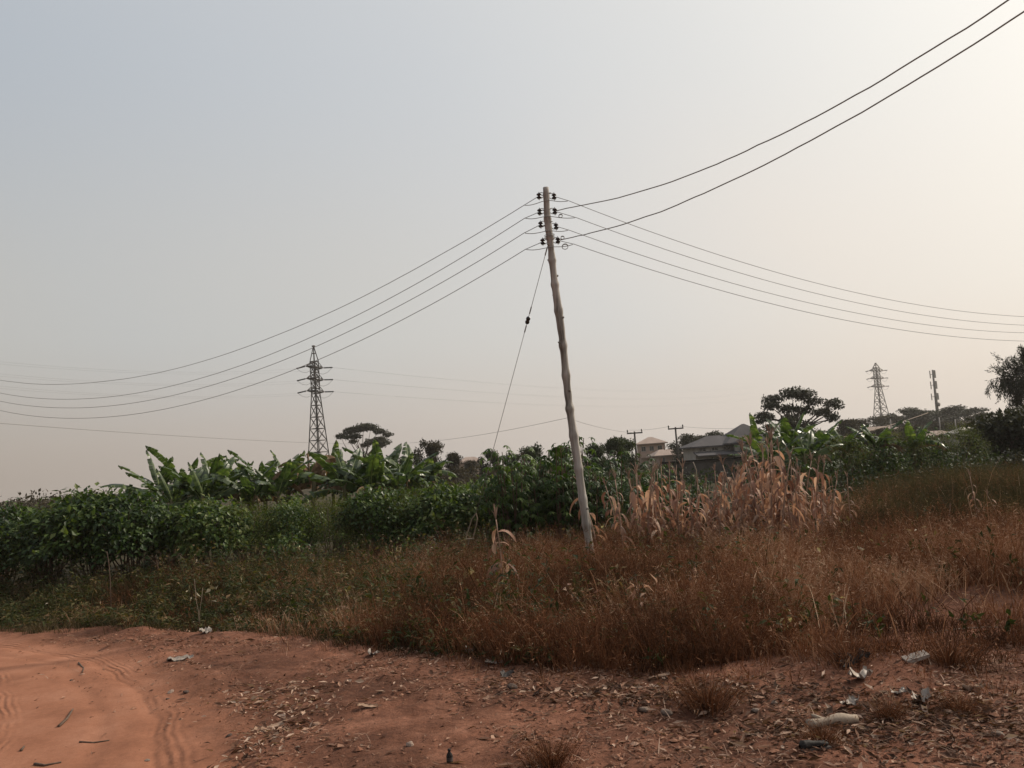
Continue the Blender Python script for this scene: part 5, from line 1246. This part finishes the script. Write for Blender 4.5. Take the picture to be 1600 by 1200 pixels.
def twig(pts, r, lab, mat='twig'):
    C = np.array([gp(*p) for p in pts]); C[:, 2] += r * .9; b0 = C[0].copy()
    mb = MB(); mb.tube(C - b0, np.linspace(r, r * .5, len(C)), 6); tag(mb.build('twig', M[mat], None, True, b0), lab, 'twig', 'twigs lying about')
twig([(123, 1037), (128, 1043), (131, 1045), (129, 1052)], .012, 'dark bent twig on the middle of the track')
twig([(92, 1137), (105, 1125), (114, 1110)], .014, 'dark forked looking twig lower on the track')
twig([(124, 1161), (145, 1162), (160, 1160), (171, 1158)], .009, 'thin dark twig lying across the track near the bottom')
twig([(54, 1196), (70, 1198), (96, 1193)], .012, 'dark twig at the very bottom of the track')
twig([(33, 1175), (38, 1168)], .012, 'short dark twig near the track\'s lower left')
twig([(150, 1066), (165, 1062), (178, 1058)], .004, 'thin pale straw on the middle of the track', 'pale')
twig([(1455, 990), (1490, 985), (1540, 981), (1575, 982)], .010, 'long pale stick lying on the bare patch under the bank', 'pale')
twig([(1410, 1110), (1440, 1112), (1465, 1125), (1478, 1136)], .008, 'dark curved stick right of the split log')

# ------------------------------------------------------------------ haze, sky, sun, camera
SUN_AZ, SUN_EL = R(60), R(36)
sv = Vector((math.sin(SUN_AZ) * math.cos(SUN_EL), math.cos(SUN_AZ) * math.cos(SUN_EL), math.sin(SUN_EL)))
m, N, L = mat_new('haze'); pv = N.new('ShaderNodeVolumePrincipled'); pv.inputs['Color'].default_value = (.93, .88, .82, 1); pv.inputs['Density'].default_value = .0003; pv.inputs['Anisotropy'].default_value = .2
o = N.new('ShaderNodeOutputMaterial'); L.new(pv.outputs[0], o.inputs['Volume'])
zmax = 46.0
mb = MB(); x0, x1, y0, y1, z0 = gx[0] - 3, gx[-1] + 3, gy[0] - 3, gy[-1] + 3, float(Z.min()) - 1.0
mb.box(((x0 + x1) / 2, (y0 + y1) / 2, (z0 + zmax) / 2), (x1 - x0, y1 - y0, zmax - z0)); tag(mb.build('haze', m), 'pale dusty haze filling the air over the field', 'haze', None, 'stuff')

w = bpy.data.worlds.new('World'); scene.world = w; w.use_nodes = True
nt = w.node_tree; N = nt.nodes; L = nt.links; N.clear()
tc = N.new('ShaderNodeTexCoord')
sky = N.new('ShaderNodeTexSky'); sky.sky_type = 'NISHITA'; sky.sun_disc = False; sky.sun_elevation = SUN_EL; sky.sun_rotation = SUN_AZ; sky.dust_density = 6; sky.air_density = 1.2; sky.ozone_density = 1
dt = N.new('ShaderNodeVectorMath'); dt.operation = 'DOT_PRODUCT'; dt.inputs[1].default_value = sv
nr = N.new('ShaderNodeVectorMath'); nr.operation = 'NORMALIZE'; L.new(tc.outputs['Generated'], nr.inputs[0]); L.new(nr.outputs[0], dt.inputs[0])
ac = N.new('ShaderNodeMath'); ac.operation = 'ARCCOSINE'; L.new(dt.outputs['Value'], ac.inputs[0])
dv = N.new('ShaderNodeMath'); dv.operation = 'DIVIDE'; dv.inputs[1].default_value = math.pi; L.new(ac.outputs[0], dv.inputs[0])
def dg(x): return x / 180.
hor = ramp(N, [(dg(0), (1.25, 1.12, .95)), (dg(26), (1.0, .90, .79)), (dg(43), (.86, .76, .67)), (dg(57), (.71, .635, .575)), (dg(71), (.575, .51, .465)), (dg(92), (.43, .37, .325)), (dg(125), (.15, .13, .12)), (dg(180), (.09, .08, .078))])
hi = ramp(N, [(dg(0), (1.4, 1.35, 1.25)), (dg(26), (.96, .94, .88)), (dg(41), (.78, .78, .76)), (dg(55), (.645, .665, .68)), (dg(80), (.47, .515, .565)), (dg(100), (.3, .33, .37)), (dg(125), (.14, .155, .18)), (dg(180), (.08, .09, .11))])
L.new(dv.outputs[0], hor.inputs['Fac']); L.new(dv.outputs[0], hi.inputs['Fac'])
sx = N.new('ShaderNodeSeparateXYZ'); L.new(nr.outputs[0], sx.inputs[0])
mid_ = ramp(N, [(dg(0), (1.3, 1.22, 1.1)), (dg(26), (.97, .93, .85)), (dg(43), (.85, .79, .72)), (dg(55), (.705, .69, .665)), (dg(65), (.645, .633, .605)), (dg(80), (.56, .562, .55)), (dg(92), (.525, .512, .48)), (dg(105), (.33, .33, .33)), (dg(125), (.15, .15, .155)), (dg(180), (.085, .088, .095))])
L.new(dv.outputs[0], mid_.inputs['Fac'])
def band(a, b):
    q = N.new('ShaderNodeMapRange'); q.interpolation_type = 'SMOOTHSTEP'; q.inputs['From Min'].default_value = a; q.inputs['From Max'].default_value = b; L.new(sx.outputs['Z'], q.inputs['Value']); return q.outputs[0]
mx0 = N.new('ShaderNodeMix'); mx0.data_type = 'RGBA'; L.new(band(.01, .17), mx0.inputs['Factor']); L.new(hor.outputs['Color'], mx0.inputs['A']); L.new(mid_.outputs['Color'], mx0.inputs['B'])
mx = N.new('ShaderNodeMix'); mx.data_type = 'RGBA'; L.new(band(.2, .46), mx.inputs['Factor']); L.new(mx0.outputs['Result'], mx.inputs['A']); L.new(hi.outputs['Color'], mx.inputs['B'])
gain = N.new('ShaderNodeMix'); gain.data_type = 'RGBA'; gain.blend_type = 'MULTIPLY'; gain.inputs['Factor'].default_value = 1; gain.inputs['B'].default_value = (10, 10, 10, 1); L.new(mx.outputs['Result'], gain.inputs['A'])
m2 = N.new('ShaderNodeMix'); m2.data_type = 'RGBA'; m2.inputs['Factor'].default_value = .12; L.new(gain.outputs['Result'], m2.inputs['A']); L.new(sky.outputs['Color'], m2.inputs['B'])
bg = N.new('ShaderNodeBackground'); bg.inputs['Strength'].default_value = .1; L.new(m2.outputs['Result'], bg.inputs['Color'])
wo = N.new('ShaderNodeOutputWorld'); L.new(bg.outputs[0], wo.inputs['Surface'])

ld = bpy.data.lights.new('sun', 'SUN'); ld.energy = 3.3; ld.angle = R(2.0); ld.color = (1, .9, .76)
lo = bpy.data.objects.new('sun', ld); COL.objects.link(lo); lo.rotation_euler = sv.to_track_quat('Z', 'Y').to_euler(); lo.location = (20, 20, 40)

cd = bpy.data.cameras.new('camera'); cd.sensor_width = 36; cd.lens = 36 * FPX / 1600; cd.clip_end = 5000; cd.clip_start = .1
co = bpy.data.objects.new('camera', cd); COL.objects.link(co)
co.matrix_world = Matrix.Translation((0, 0, EYE)) @ Matrix.Rotation(R(90) + PITCH, 4, 'X') @ Matrix.Rotation(-ROLL, 4, 'Z')
scene.camera = co
scene.view_settings.view_transform = 'Standard'; scene.view_settings.look = 'None'; scene.view_settings.exposure = 0; scene.view_settings.gamma = 1
scene.render.engine = 'CYCLES'
cy = scene.cycles
cy.max_bounces = 6; cy.diffuse_bounces = 2; cy.glossy_bounces = 2; cy.transmission_bounces = 3; cy.transparent_max_bounces = 4; cy.volume_bounces = 1
cy.use_denoising = True; cy.caustics_reflective = False; cy.caustics_refractive = False
